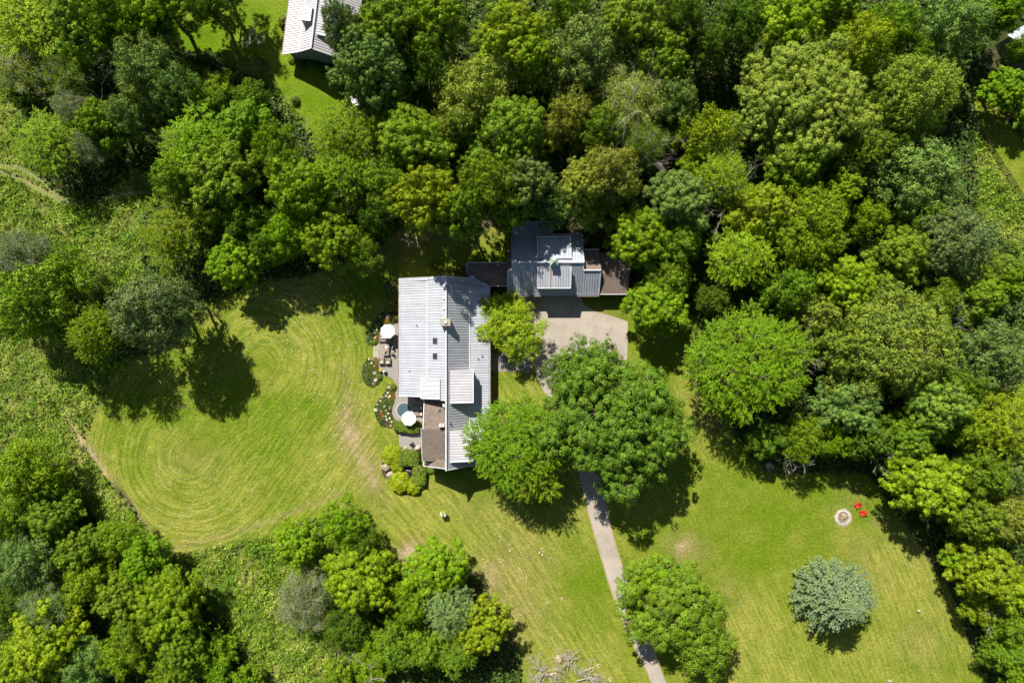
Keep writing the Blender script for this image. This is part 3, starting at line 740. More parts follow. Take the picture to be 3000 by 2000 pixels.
MB().box((-1.4, 10.2, 7.06), (1.1, 1.0, .03)).build('pane', 'glass', q, local=True)
bar(N, 'gutter', (-6.5, 0, 3.15), (-6.5, 24, 3.15), .14, 'rust', local=True)
# ---- sliver of a house at the right edge
p = W(2968, 142, 4.5)
R_ = thing('edge_house', 'pale blue-grey roof corner of a house cut off at the right edge', 'house', (p.x+6.6, p.y+2.6, 0), math.radians(30))
rib_slope(R_, (-6.2, 0, 6.0), (6, 0, 6.0), (-6.2, -3.6, 3.9), 'metal_blue', .6, local=True); rib_slope(R_, (-6.2, 0, 6.0), (6, 0, 6.0), (-6.2, 3.6, 3.9), 'metal_blue', .6, local=True)
wallpoly(R_, [(-5.8, -3.2, 4.1), (5.6, -3.2, 4.1), (5.6, 0, 5.9), (5.6, 3.2, 4.1), (-5.8, 3.2, 4.1), (-5.8, 0, 5.9)], 'wall_blue', local=True)
window(R_, (-2, -3.2, 1.8), 1.3, 1.2, (0, -1), local=True); window(R_, (2, -3.2, 1.8), 1.3, 1.2, (0, -1), local=True)

# ------------------------------------------------------------ tree prototypes
PROTO = {}
def fib(n, g):
    i = np.arange(n)+.5; ph = i*2.399963+g.uniform(0, 6.28); z = 1-2*i/n; r = np.sqrt(1-z*z)
    return np.stack([r*np.cos(ph), r*np.sin(ph), z], 1)
def make_proto(key, R, Ht, style, seed, nl):
    g = np.random.default_rng(seed)
    zc = .55*Ht; rz = .45*Ht; ph = g.uniform(0, 6.28)
    lob = []
    k = 0
    # lobes spread over the dome
    for d in fib(int(nl*3.3), g):
        if d[2] < -.35: continue
        rr = R*g.uniform(.15, .31)
        s = 1-rr/R*g.uniform(.6, 1.25)
        zz = zc+d[2]*rz*s*g.uniform(.8, 1.1)
        if d[2] < .3: zz -= g.uniform(0, .12)*Ht
        at_ = math.atan2(d[1], d[0]); wob = 1+.13*math.sin(2*at_+ph)+.10*math.sin(5*at_+seed)+g.uniform(-.20, .12)
        lob.append((d[0]*R*s*wob, d[1]*R*s*wob, zz, rr))
    lob.append((g.uniform(-.1, .1)*R, g.uniform(-.1, .1)*R, zc+rz*.55, R*.33))
    lob.append((0, 0, zc, R*.46))
    for _ in range(3):
        a9 = g.uniform(0, 6.28); lob.append((math.cos(a9)*R*.45, math.sin(a9)*R*.45, zc+rz*.15, R*.36))
    lob = np.array(lob)
    sp = {'clump': .80, 'spray': .66, 'fine': .56, 'leafy': .74}[style]
    Cs, Ns, Sz, Al, Ti = [], [], [], [], []
    for li, L in enumerate(lob):
        n = int(4*math.pi*L[3]**2/sp)
        d = fib(max(12, n), g)+g.normal(size=(max(12, n), 3))*.10
        d /= np.linalg.norm(d, axis=1)[:, None]
        rad = L[3]*(1+g.uniform(-.48, .26, len(d)))
        if style == 'spray': rad = L[3]*(1+g.uniform(-.35, .22, len(d)))
        pc = L[:3]+d*rad[:, None]*np.array((1, 1, .85))
        keep = d[:, 2] > -.35
        for lj, L2 in enumerate(lob):
            if lj != li: keep &= np.linalg.norm((pc-L2[:3])/np.array((1, 1, .85)), axis=1) > L2[3]*.80
        keep &= g.uniform(size=len(d)) > (.24 if style != 'fine' else .30)
        keep &= pc[:, 2] > .12*Ht
        pc, d = pc[keep], d[keep]
        for c, dd in zip(pc, d):
            cr = g.uniform(.36, .80)
            if style == 'clump':
                m_ = int(28+78*cr); q = g.normal(size=(m_, 3)); q /= np.linalg.norm(q, axis=1)[:, None]
                q[:, 2] = np.abs(q[:, 2])*.9-.15
                off = q*cr*g.uniform(.55, 1.05, m_)[:, None]
                nn = q*1.15+dd*.4+np.array((0, 0, .18))+g.normal(size=(m_, 3))*.27
                sz = g.uniform(.10, .185, m_); al_ = q
            elif style == 'leafy':
                m_ = int(g.uniform(34, 50)); q = g.normal(size=(m_, 3)); q /= np.linalg.norm(q, axis=1)[:, None]
                q[:, 2] *= .6; off = q*cr*1.15*g.uniform(.3, 1.1, m_)[:, None]
                nn = q*1.0+dd*.45+np.array((0, 0, .22))+g.normal(size=(m_, 3))*.34
                sz = g.uniform(.10, .20, m_); al_ = q
            elif style == 'spray':
                m_ = int(g.uniform(36, 50)); t = g.uniform(0, 1, m_)
                ax = dd*np.array((1, 1, .35))+g.normal(size=3)*.22+np.array((0, 0, .1)); ax /= np.linalg.norm(ax)
                lat = np.cross(ax, (0, 0, 1)); lat /= max(1e-6, np.linalg.norm(lat))
                sd = g.choice([-1, 1], m_)*(1-t)*g.uniform(.1, .75, m_)
                off = ax*((t*1.5-.3)*cr*1.7)[:, None]+lat*(sd*cr)[:, None]+g.normal(size=(m_, 3))*.09
                nn = np.array((0, 0, .9))+dd*.3+g.normal(size=(m_, 3))*.38
                sz = g.uniform(.11, .19, m_); al_ = np.broadcast_to(ax, (m_, 3))+lat*np.sign(sd)[:, None]*.4
            else:
                m_ = int(g.uniform(22, 36)); q = g.normal(size=(m_, 3))
                off = q*cr*.6; nn = q*.4+dd*.2+np.array((0, 0, .6))+g.normal(size=(m_, 3))*.7
                sz = g.uniform(.08, .14, m_); al_ = q
            tb = g.uniform(0, .55)
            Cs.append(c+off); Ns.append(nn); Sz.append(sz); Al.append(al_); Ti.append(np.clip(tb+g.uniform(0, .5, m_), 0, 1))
    # inner leaves close the crown
    ni = int(70*R*R/ (1 if style != 'fine' else 2.0))
    q = g.normal(size=(ni, 3)); q /= np.linalg.norm(q, axis=1)[:, None]; q[:, 2] = q[:, 2]*.8
    Ci = np.array((0, 0, zc))+q*np.array((R*.78, R*.78, rz*.7))*g.uniform(.35, 1, ni)[:, None]**.5
    ok = np.zeros(ni, bool)
    for L2 in lob: ok |= np.linalg.norm(Ci-L2[:3], axis=1) < L2[3]*.95
    Ci = Ci[ok]; ni = len(Ci)
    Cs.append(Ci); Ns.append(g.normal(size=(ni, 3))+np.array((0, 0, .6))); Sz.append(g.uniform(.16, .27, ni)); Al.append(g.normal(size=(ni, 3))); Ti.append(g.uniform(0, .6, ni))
    C, Nn, Szz, All, Tii = map(np.concatenate, (Cs, Ns, Sz, Al, Ti))
    asp = {'clump': .62, 'leafy': .6, 'spray': .36, 'fine': .6}[style]
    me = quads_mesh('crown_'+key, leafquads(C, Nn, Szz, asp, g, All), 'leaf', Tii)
    # trunk and limbs
    b = MB(); tr = .028*Ht*.6+.05
    b.tube([(0, 0, -.1), (g.uniform(-.2, .2), g.uniform(-.2, .2), Ht*.3), (g.uniform(-.3, .3), g.uniform(-.3, .3), Ht*.6)], [tr*1.35, tr, tr*.6], 8)
    for L in lob[:-1]:
        s = (0, 0, Ht*g.uniform(.22, .45)); mid = (L[0]*.45, L[1]*.45, (s[2]+L[2])*.5+.3)
        b.tube([s, mid, tuple(L[:3])], [tr*.45, tr*.3, tr*.14], 5)
        for _ in range(5 if style != 'fine' else 16):
            d = g.normal(size=3); d[2] = abs(d[2]); d /= np.linalg.norm(d)
            e_ = L[:3]+d*L[3]*(1.0 if style != 'fine' else 1.12); mm = (L[:3]+e_)/2+g.normal(size=3)*.2
            b.tube([tuple(L[:3]), tuple(mm), tuple(e_)], [tr*.13, tr*.08, tr*.035], 4)
    tm = b.mesh('trunk_'+key, 'bark' if style != 'fine' else 'deadwood')
    PROTO[key] = (me, tm, R, Ht)
for key, R, Ht, stl, seed, nl in (
    ('cL1', 9.5, 20, 'clump', 1, 17), ('cL2', 9.5, 20, 'leafy', 2, 18), ('sL1', 9, 19, 'spray', 3, 15),
    ('cM1', 6.3, 17, 'clump', 4, 12), ('cM2', 6.3, 17, 'clump', 5, 11), ('cM3', 6.3, 16, 'leafy', 6, 12), ('cM4', 6.3, 16, 'leafy', 16, 10),
    ('sM1', 6.3, 16, 'spray', 7, 11), ('sM2', 6.3, 15, 'spray', 8, 12), ('fM1', 6.3, 16, 'fine', 9, 13), ('fM2', 6.3, 15, 'fine', 10, 11),
    ('cS1', 3.6, 9, 'clump', 11, 7), ('cS2', 3.6, 9, 'leafy', 12, 8), ('sS1', 3.6, 8, 'spray', 13, 7), ('fS1', 3.6, 8, 'fine', 14, 8)):
    make_proto(key, R, Ht, stl, seed, nl)
# silver conifer: plumes of needles on tiers of level branches
def conifer_proto():
    g = np.random.default_rng(77); Cs, Al, Nn, Ti = [], [], [], []
    Ht, R = 14.0, 6.3; b = MB(); b.tube([(0, 0, -.1), (0, 0, 7), (.1, 0, 13.6)], [.34, .22, .05], 8)
    for tier in np.linspace(.08, .97, 17):
        z = tier*Ht; rr = R*(1-tier**1.7)*(1.0 if tier > .15 else .85)+.5
        nb = int(7+rr*1.9); a0 = g.uniform(0, 6.28)
        for k in range(nb):
            a = a0+2*math.pi*k/nb+g.uniform(-.16, .16); L = rr*g.uniform(.82, 1.04)*(1+.06*math.sin(2*a+1)+.06*math.sin(3*a+2)); d = np.array((math.cos(a), math.sin(a), g.uniform(-.05, .22)))
            b.tube([(0, 0, z), tuple(d*L*.95+np.array((0, 0, z)))], [.06, .02], 4)
            for t in np.arange(.22, 1.02, .42/max(L, .6)):
                for s in (-1, 0, 1):
                    lat = np.array((-d[1], d[0], 0))*s
                    ax = d*.9+lat*.75+np.array((0, 0, .12))+g.normal(size=3)*.18; ax /= np.linalg.norm(ax)
                    st_ = np.array((0, 0, z))+d*L*t+g.normal(size=3)*.1; ln = g.uniform(.45, .8)*(1 if s == 0 else .95)
                    m_ = 10; tt = g.uniform(0, 1, m_)
                    Cs.append(st_+ax*(tt*ln)[:, None]+g.normal(size=(m_, 3))*.05); Al.append(np.broadcast_to(ax, (m_, 3)).copy())
                    Nn.append(g.normal(size=(m_, 3))*.5+np.array((0, 0, .8))+d*.25); Ti.append(np.clip(g.uniform(0, .4)+tt*.5+g.uniform(0, .2, m_), 0, 1))
    C, A_, N_, T_ = map(np.concatenate, (Cs, Al, Nn, Ti))
    me = quads_mesh('crown_conifer', leafquads(C, N_, g.uniform(.12, .19, len(C)), .38, g, A_), 'leaf', T_)
    PROTO['con'] = (me, b.mesh('trunk_conifer', 'bark'), R, Ht)
conifer_proto()
COLS = {'dark2': (.13, .215, .018), 'lime': (.235, .335, .012), 'bright': (.165, .285, .008), 'mid': (.165, .265, .016), 'olive': (.18, .27, .008), 'yel': (.25, .31, .045),
        'blue': (.165, .255, .06), 'grey': (.19, .25, .09), 'dark': (.095, .17, .012), 'pale': (.225, .315, .04), 'silver': (.235, .285, .165), 'gold': (.27, .33, .008)}
COLS = {k_: (v_[0]*.88, v_[1]*.92, v_[2]*.9) for k_, v_ in COLS.items()}
tg = np.random.default_rng(99)
def tree(fx, fy, fr, Ht, key, colk, label, name='broadleaf_tree', cat='tree', group='trees of the wood', f=F, base=None):
    hc = .62*Ht
    p = f(fx, fy, hc); r = fr*K/PPM*(1-hc/ALT)
    me, tm, R, PH = PROTO[key]
    t = thing(name, label, cat, (p.x, p.y, 0), tg.uniform(0, 6.28), group)
    t.scale = (r/R*tg.uniform(.96, 1.06), r/R*tg.uniform(.96, 1.06), Ht/PH)
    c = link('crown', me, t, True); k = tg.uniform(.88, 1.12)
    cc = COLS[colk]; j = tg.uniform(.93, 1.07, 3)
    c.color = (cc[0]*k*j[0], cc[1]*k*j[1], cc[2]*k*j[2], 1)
    link('trunk', tm, t, True)
    return t

WOOD = [
 # top left
 (70,55,92,15,'sM2','lime','soft lime tree filling the top left corner'),
 (195,45,84,17,'cM1','mid','mid-green tree right of the soft lime one in the top left corner'),
 (45,155,75,12,'fM1','pale','pale feathery scrub tree at left edge below the corner tree'),
 (150,165,60,11,'fM2','mid','thin-leaved small tree above the two-track trail'),
 (275,35,80,18,'cM3','bright','bright green tree touching the top edge left of the neighbour lawn'),
 (365,15,78,18,'cM2','bright','tall green tree on top edge just left of the dark tree group'),
 (470,10,62,17,'cM4','dark','dark green tree shading the neighbour lawn at the top edge'),
 (330,75,70,15,'cM4','dark','shadowed dark tree behind the pale bluish one'),
 (340,165,82,18,'cM3','blue','large pale bluish-green tree in the upper left, upper crown'),
 (400,215,62,17,'cM4','blue','pale bluish tree leaning right beneath the large bluish crown'),
 (300,265,50,14,'cM3','blue','small bluish-green tree below left of the large bluish crown'),
 (238,285,58,13,'cM1','bright','dark green leafy tree between the olive tree and the bluish trees'),
 (118,330,72,12,'sM1','olive','olive-lime tree beside the two-track trail'),
 (170,250,45,11,'fM1','grey','grey half-bare tree above the olive-lime tree'),
 (205,340,42,10,'fM2','grey','twiggy grey tree squeezed between olive and dark green trees'),
 (60,225,38,8,'cS2','dark','small dark tree on the left edge of the tall grass'),
 (455,235,58,12,'cM3','mid','mid-green tree right of the pale bluish tree'),
 (498,200,42,7,'cS2','lime','bright thicket tree at the end of the neighbour lawn'),
 (570,225,42,8,'cM4','mid','green thicket tree along the neighbour lawn edge'),
 (560,290,60,13,'cM1','mid','rounded green tree above the big spreading oak'),
 (455,340,78,17,'sM2','bright','upper crown of the green trees left of the olive wood edge'),
 (415,415,62,16,'cM3','mid','dense green tree on the left flank of the spreading group'),
 (510,405,82,18,'cM2','mid','big spreading green tree above the shaded hollow'),
 (420,320,42,12,'fM2','grey','grey-green slender tree left of the spreading tree'),
 (622,330,52,13,'cM4','bright','bright green tree at the lower tip of the neighbour lawn'),
 (650,382,52,13,'cM3','mid','green tree right of the big spreading tree'),
 (405,535,75,13,'sM2','olive','feathery olive tree above the left lawn'),
 (475,500,45,12,'cM4','dark','small dark tree behind the feathery olive tree'),
 (540,605,62,12,'cM2','bright','round bright tree on the top edge of the left lawn'),
 (565,505,62,14,'cM4','dark','dark tree in the shaded hollow above the left lawn'),
 (620,560,48,13,'cM3','mid','small mid-green tree behind the lawn edge'),
 (700,440,78,18,'cM1','bright','bright green tall tree in the middle of the wood edge left of the house'),
 (660,540,56,14,'cM3','bright','bright tree left of the shadow notch in the lawn'),
 (755,545,72,16,'cM2','bright','vivid green tree overhanging the lawn top right'),
 (830,580,50,13,'cM4','mid','green tree nearest the upper left corner of the house'),
 (790,315,74,17,'sM1','olive','golden-olive tree below the neighbour lawn'),
 (795,400,64,16,'sM2','olive','second golden-olive tree, below the first one'),
 (872,300,42,13,'cM3','lime','lime tree at the right end of the neighbour lawn'),
 (950,330,92,18,'cM1','mid','large green dome left of the yellowish tree'),
 (900,430,66,17,'cM3','mid','green tree below the large dome, left side'),
 (985,458,78,24,'cM2','lime','lime-green tree in front of the shaded bare yard'),
 (1175,470,58,16,'cM2','mid','dark-bottomed green tree hanging over the bare yard behind the garage'),
 (1265,468,52,14,'cM4','blue','bluish tree closest behind the garage roof'),
 (1345,478,48,14,'cM3','mid','green tree behind the right rear corner of the garage'),
 (1070,490,56,23,'cM1','mid','green tree above the shaded yard left of the garage'),
 (470,-70,70,18,'cM4','dark','tall dark tree standing above the top edge left of the lawn'),
 (860,500,45,13,'cM4','dark','dark tree behind the vivid lawn-edge trees'),
 (1090,225,92,18,'cM3','yel','yellowish tan-green tree above the centre of the wood'),
 (1040,290,50,15,'cM4','yel','tan-green lower lobe tree beside the yellowish tree'),
 (1170,315,95,19,'cM1','mid','large green tree in the middle of the wood above the garage'),
 (1130,425,76,23,'cM4','mid','green tree directly above the link roof'),
 (1210,420,66,20,'cM2','blue','bluish tree just behind the garage'),
 (858,165,88,21,'cL1','blue','big pale-green tree overhanging the neighbour house'),
 (790,65,52,21,'cM3','grey','grey-green tree brushing the neighbour roof'),
 (905,70,82,20,'cM1','mid','green tree on the top edge right of the neighbour house'),
 (1000,45,80,19,'cM2','bright','vivid tree on the top edge between neighbour house and pale green one'),
 (985,150,62,18,'cM4','dark','dark tree beneath the vivid top-edge tree'),
 (890,215,56,15,'cM3','dark','dark lower tree on the neighbour side of the wood'),
 (1175,85,88,19,'cM2','lime','light green domed tree on the top edge at centre'),
 (1225,140,55,18,'cM1','lime','light green tree directly below the domed top-edge tree'),
 (1335,125,86,19,'cM3','blue','bluish-green tree right of the light green dome'),
 (1300,30,60,17,'cM4','mid','green tree between two domes at the top edge'),
 (1455,65,86,19,'cM1','mid','large mid-green tree on the top edge right of centre'),
 (1520,150,62,17,'cM2','mid','green tree below the large top-edge tree'),
 (1560,40,60,17,'cM4','dark','dark tree at the top edge beside the black gap'),
 (1310,270,66,17,'cM4','yel','yellowish tree left of the twiggy grey tree'),
 (1445,235,84,16,'fM1','pale','twiggy grey-green tree with bare branch tips above the garage'),
 (1370,300,60,16,'cM3','mid','green tree between the yellowish and twiggy trees'),
 (1550,235,56,16,'cM3','blue','bluish tree right of the twiggy tree'),
 (1395,400,76,20,'cM3','yel','yellow-tinged tree behind the right of the garage'),
 (1335,430,58,19,'cM1','yel','small yellow-tinged tree next to the garage rear'),
 (1480,330,55,15,'fM2','mid','sparse green tree between the twiggy and lime trees'),
 (1625,310,72,17,'cM4','lime','bright lime tree left of the great spreading tree'),
 (1650,410,64,17,'sM1','lime','second bright lime tree, below the first'),
 (1560,460,76,17,'cM1','blue','bluish-green dome right of the garage'),
 (1470,545,78,15,'cM2','bright','vivid green tree overhanging the right porch'),
 (1535,640,52,12,'cM4','mid','green tree between porch and the feathery lime tree'),
 (1505,705,68,12,'cM1','bright','vivid tree at the right corner of the parking court'),
 (1560,560,56,14,'cM3','mid','green tree behind the porch tree'),
 (1700,50,72,15,'cM4','dark','dark tree in the deep gap at the top'),
 (1620,110,50,13,'cM3','dark','small dark tree in the black gap'),
 (1810,55,78,18,'cM2','lime','lime-tipped tree on the top edge right of the gap'),
 (1850,235,140,21,'cL1','pale','great spreading yellow-green tree, largest crown of the upper right'),
 (1830,370,74,18,'cM1','mid','green tree below the great spreading tree'),
 (1960,330,60,16,'sM2','mid','fine-textured tree between the two great crowns'),
 (2095,215,98,20,'cL2','pale','second great spreading tree, nearest the right fence'),
 (1975,110,72,18,'cM3','lime','light tree between the great crowns and the top edge'),
 (2050,60,58,17,'cM4','mid','green tree on the top edge behind the light tree'),
 (1920,20,55,16,'cM1','mid','green tree on the top edge right of the lime-tipped one'),
 (2185,60,84,18,'cM3','blue','greyish-green tree in the upper right corner'),
 (2290,30,52,14,'cM2','bright','bright tree in the top right corner'),
 (2100,130,40,14,'cM4','mid','small tree between greyish tree and second great crown'),
 (2306,205,50,9,'cM2','bright','green tree beside the cut-off house at the right edge'),
 (2340,110,30,9,'cS2','mid','small tree next to the pale roof corner'),
 (2345,255,36,7,'cS1','mid','small green tree on the lawn at right edge'),
 (2118,405,92,18,'cM3','blue','large bluish-green tree left of the fence'),
 (2040,340,50,15,'cM4','dark','dark tree in the gap behind the fence-side trees'),
 (2185,550,88,18,'cL2','grey','large grey-green tree below the bluish one near the right edge'),
 (2305,620,40,14,'cM4','pale','pale tree at the right edge below the meadow strip'),
 (1745,490,72,17,'cM1','lime','lime tree above the feathery pair'),
 (1700,590,76,16,'sM1','lime','feathery lime tree left of the lime canopy'),
 (1845,520,100,18,'cL2','lime','broad lime canopy in the middle of the right wood'),
 (1925,440,46,14,'cM2','lime','bright yellow-green young tree between the great crown and broad canopy'),
 (1995,505,42,14,'cM3','lime','bright narrow tree right of the broad lime canopy'),
 (2060,590,68,16,'cM1','mid','green tree below the bright narrow tree'),
 (2120,500,48,15,'cM3','mid','green tree between the bluish and grey-green giants'),
 (1935,650,70,17,'cM2','lime','lime tree above the largest pale canopy'),
 (2050,790,140,20,'cL2','pale','largest pale lime canopy of the right wood'),
 (1940,800,68,18,'cM3','pale','pale tree on the left shoulder of the largest canopy'),
 (2140,920,78,18,'cM1','pale','pale tree below the largest canopy'),
 (1815,660,60,16,'cM4','mid','green tree above the vivid domed tree'),
 (1880,720,52,15,'cM3','yel','yellowish tree beside the dead branches in the right wood'),
 (1640,690,40,12,'cM4','dark','small dark tree beside the shaded lane of lawn'),
 (1722,835,128,18,'sL1','bright','vivid domed tree at the wood edge beside the right lawn'),
 (1950,920,78,15,'cM2','blue','bluish-green tree right of the vivid dome'),
 (1850,1010,56,12,'cM4','olive','olive tree with bare twigs at the lower edge of the right wood'),
 (1760,1010,46,9,'cS1','dark','low dark tree in the shade below the vivid dome'),
 (1920,1010,44,11,'cM3','bright','green tree above the shaded lawn corner'),
 (1990,1000,56,13,'cM1','dark','dark green tree above the dead tree'),
 (2080,1000,62,15,'cM2','mid','green tree right of the dead tree'),
 (2265,815,86,18,'cM3','blue','bluish tree on the right edge at mid height'),
 (2150,690,52,16,'cM4','mid','green tree right of the largest canopy top'),
 (2235,690,58,15,'cM1','mid','mid-green tree above the bluish right-edge tree'),
 (2320,650,52,15,'cM2','bright','bright tree cut by the right edge'),
 (2290,965,86,17,'sM2','lime','golden lime feathery tree on the right edge'),
 (2205,880,50,16,'cM3','mid','green tree between bluish and golden right-edge trees'),
 (2200,985,52,15,'cM4','bright','bright tree left of the golden feathery tree'),
 (2120,1105,88,16,'cM2','lime','yellow-lime domed tree above the fire pit corner'),
 (2225,1180,64,15,'cM1','mid','green dome right of the fire pit'),
 (2250,1085,62,16,'cM3','mid','green tree below the golden feathery tree'),
 (2325,1080,48,15,'cM4','blue','bluish tree at right edge below golden tree'),
 (2315,1190,62,15,'cM3','yel','yellowish tree at right edge beside the green dome'),
 (2268,1315,80,14,'cM1','lime','yellow-lime tree on the lower right edge'),
 (2330,1350,46,14,'cM2','lime','lime tree cut by the lower right edge'),
 (2195,1285,34,9,'cS1','lime','small lime tree at the lawn edge of the lower right wood'),
 (2245,1400,36,9,'cS2','lime','small yellow-green tree at lawn edge, second from bottom'),
 (2318,1425,48,12,'cM4','mid','green tree below the yellow-lime tree on the lower right'),
 (2318,1500,52,11,'cM3','mid','green tree by the lawn near the lower right corner'),
 (2352,1560,48,12,'cM1','bright','tree in the lower right corner'),
 # left
 (95,695,100,22,'cM3','mid','big dark olive tree at the left edge of the picture'),
 (45,600,72,16,'fM1','grey','grey half-bare tree above the dark olive tree'),
 (150,620,50,13,'cM4','mid','smaller tree right of the grey half-bare one'),
 (20,700,70,16,'cM4','olive','olive tree cut by the left edge'),
 (345,715,88,21,'cM3','grey','large grey-leaved tree standing in the left lawn edge'),
 (400,700,60,20,'cM4','grey','right half of the grey-leaved pair beside the left lawn'),
 (228,765,58,18,'sM2','olive','olive feathery tree left of the large grey one'),
 # bottom left
 (60,1090,84,13,'cM3','olive','dark olive tree at the left edge above the thicket'),
 (25,1180,60,12,'cM4','mid','tree cut by the left edge in the lower thicket'),
 (120,1180,62,11,'cM1','mid','green tree inside the lower left thicket'),
 (70,1290,74,13,'cM3','blue','bluish tree at the left edge of the lower thicket'),
 (185,1260,54,11,'cM2','mid','small green tree above the thicket centre'),
 (270,1235,56,9,'cM4','bright','green tree where the lawn track meets the thicket'),
 (330,1290,56,10,'cM1','bright','green tree right beside the lower lawn corner'),
 (205,1340,54,12,'cM3','lime','light green tree in the middle of the lower left thicket'),
 (285,1365,58,12,'cM2','mid','green tree right of the light green thicket tree'),
 (110,1385,66,12,'fM1','blue','grey-blue fine-leaved tree in the lower left thicket'),
 (30,1400,56,12,'cM4','dark','dark tree at left edge of the lower thicket'),
 (385,1385,84,13,'cM2','olive','large olive-green tree on the right side of the thicket'),
 (320,1440,52,12,'cM3','mid','green tree left of the large olive-green one'),
 (290,1500,60,12,'cM4','olive','olive tree near the bottom edge of the thicket'),
 (110,1470,86,14,'cM1','lime','lime tree in the lower left corner'),
 (30,1520,56,12,'cM2','lime','yellow-green tree cut by the lower left corner'),
 (200,1520,60,12,'cM3','blue','bluish-green tree on the bottom edge'),
 (425,1480,58,12,'cM1','mid','green tree below the large olive-green one'),
 (495,1515,56,8,'cM4','bright','bright tree on the bottom edge beside the weeds'),
 (390,1555,52,10,'cM3','mid','tree on bottom edge left of the bright one'),
 (565,1568,36,7,'cM1','bright','small bright tree at the bottom edge'),
 # bottom middle cluster
 (680,1245,54,10,'cM2','bright','deep green round tree, leftmost of the middle clump'),
 (785,1205,58,12,'cM4','bright','bright green tree at the top of the middle clump'),
 (835,1255,42,11,'cM3','dark','small dark tree on the right shoulder of the clump top'),
 (825,1325,84,14,'cM2','olive','large olive domed tree in the middle clump'),
 (695,1375,74,10,'fM2','grey','grey twiggy tree left of the olive dome'),
 (1005,1310,74,12,'cM1','bright','bright tree at the top of the right clump near the bare patch'),
 (955,1385,56,12,'cM3','bright','green tree on the left side of the right clump'),
 (1030,1390,64,13,'sM1','grey','grey-green feathery tree in the right clump'),
 (1105,1440,68,12,'cM2','lime','lime tree on the right side of the lower clump'),
 (905,1480,52,11,'cM4','mid','green tree at lower left of the right clump'),
 (980,1485,56,11,'cM3','mid','green tree at the bottom centre of the right clump'),
 (1050,1490,50,11,'sM2','mid','spiky green tree at the bottom right of the right clump'),
 (850,1520,52,8,'cM4','olive','scrubby tree with bare twigs near the bottom edge'),
 (790,1440,56,9,'cM3','dark','dark tree in the shade under the olive dome'),
 (775,1550,38,6,'cS2','mid','low tree on the bottom edge below the shade'),
]
for (fx, fy, fr, Ht, key, ck, lab) in WOOD: tree(fx, fy, fr*0.98, Ht, key, ck, lab)
tree(1178,748,78,8.5,'cM4','lime','lime-green round tree between the house and parking court', group='garden trees')
tree(1192,1015,104,15,'sL1','bright','spiky bright green tree over the lower right of the house', group='garden trees')
tree(1215,1075,72,13,'sM2','lime','yellow-green tree leaning over the spiky bright one by the house', group='garden trees')
tree(1415,968,160,18.5,'cL1','dark2','huge round oak-like tree overhanging the driveway', group='garden trees')
tree(1335,865,76,14,'cM3','dark2','upper left limb tree of the great driveway crown', group='garden trees')
tree(1542,1398,110,12.5,'cM1','mid','green tree covering the lower driveway', group='garden trees')
tree(1612,1480,78,12.5,'cM4','mid','darker green tree below the lower driveway tree', group='garden trees')
tree(1500,1330,50,9,'cS1','bright','small green lobe tree at upper left of the lower driveway tree', group='garden trees')
tree(1936,1384,86,13.5,'con','silver','silver-green conifer alone on the right lawn', name='conifer_tree', group='garden trees')

# dead / bare trees
def bare_tree(base, Ht, spread, seed, label, lean=(0, 0), name='bare_tree', mat='deadwood', depth=4, nb=5, tr=.14, fallen=False):
    g = random.Random(seed); b = MB()
    t = thing(name, label, 'dead tree', (base.x, base.y, 0))
    tb = MB()
    def grow(bm, p, d, L, r, n):
        q = p+d*L; m_ = p+d*L*.5+Vector((g.uniform(-1, 1), g.uniform(-1, 1), g.uniform(-1, 1)))*L*.07
        bm.tube([p, m_, q], [r, r*.85, r*.65], 5)
        if n == 0: return
        for k in range(nb if n == depth else 3):
            dd = (d+Vector((g.uniform(-1, 1), g.uniform(-1, 1), g.uniform(-.5, .6)))*(.9 if n < depth else 1.4)*spread).normalized()
            grow(b, p+(q-p)*g.uniform(.45, 1), dd, L*g.uniform(.45, .72), r*.5, n-1)
    d0 = Vector((lean[0], lean[1], 1 if not fallen else .12)).normalized()
    grow(tb, Vector((base.x, base.y, 0.05 if not fallen else .35)), d0, Ht*.5, tr, depth)
    tb.build('trunk', mat, t); b.build('branches', mat, t)
bare_tree(F(2018,1035,7), 13, .75, 5, 'bare grey dead tree at the wood edge above the red chairs', tr=.12, nb=7)
bare_tree(F(1868,790,9), 16, .7, 6, 'bare dead branches sticking out between crowns of the right wood', tr=.12)
bare_tree(F(1500,345,12), 18, .55, 8, 'bare reddish dead tree top between lime and twiggy trees', tr=.07)
bare_tree(F(205,215,8), 15, .7, 9, 'bare grey dead tree top above the olive tree in the upper left', tr=.12)
bare_tree(F(2175,760,10), 17, .6, 10, 'bare dead twigs inside the pale canopy near the right edge', tr=.11)
bare_tree(F(1500,205,12), 21, .7, 12, 'bare pinkish twigs on top of the twiggy grey-green tree', tr=.12, nb=7)
bare_tree(F(548,25,6), 12, .6, 13, 'leaning bare pole of a dead tree on the neighbour lawn', lean=(.3, -.5), nb=3)
bare_tree(F(1690,455,12), 19, .6, 14, 'bare dead limb left of the broad lime canopy', tr=.11)
bare_tree(F(845,1545,6), 11, .7, 15, 'bare twigs poking out of the scrubby bottom-edge tree')
bare_tree(F(1820,1050,5), 10, .8, 16, 'pale dead branches fallen under the olive wood-edge tree')
bare_tree(F(2290,1405,6), 12, .6, 17, 'bare dead twigs between trees on the lower right edge')
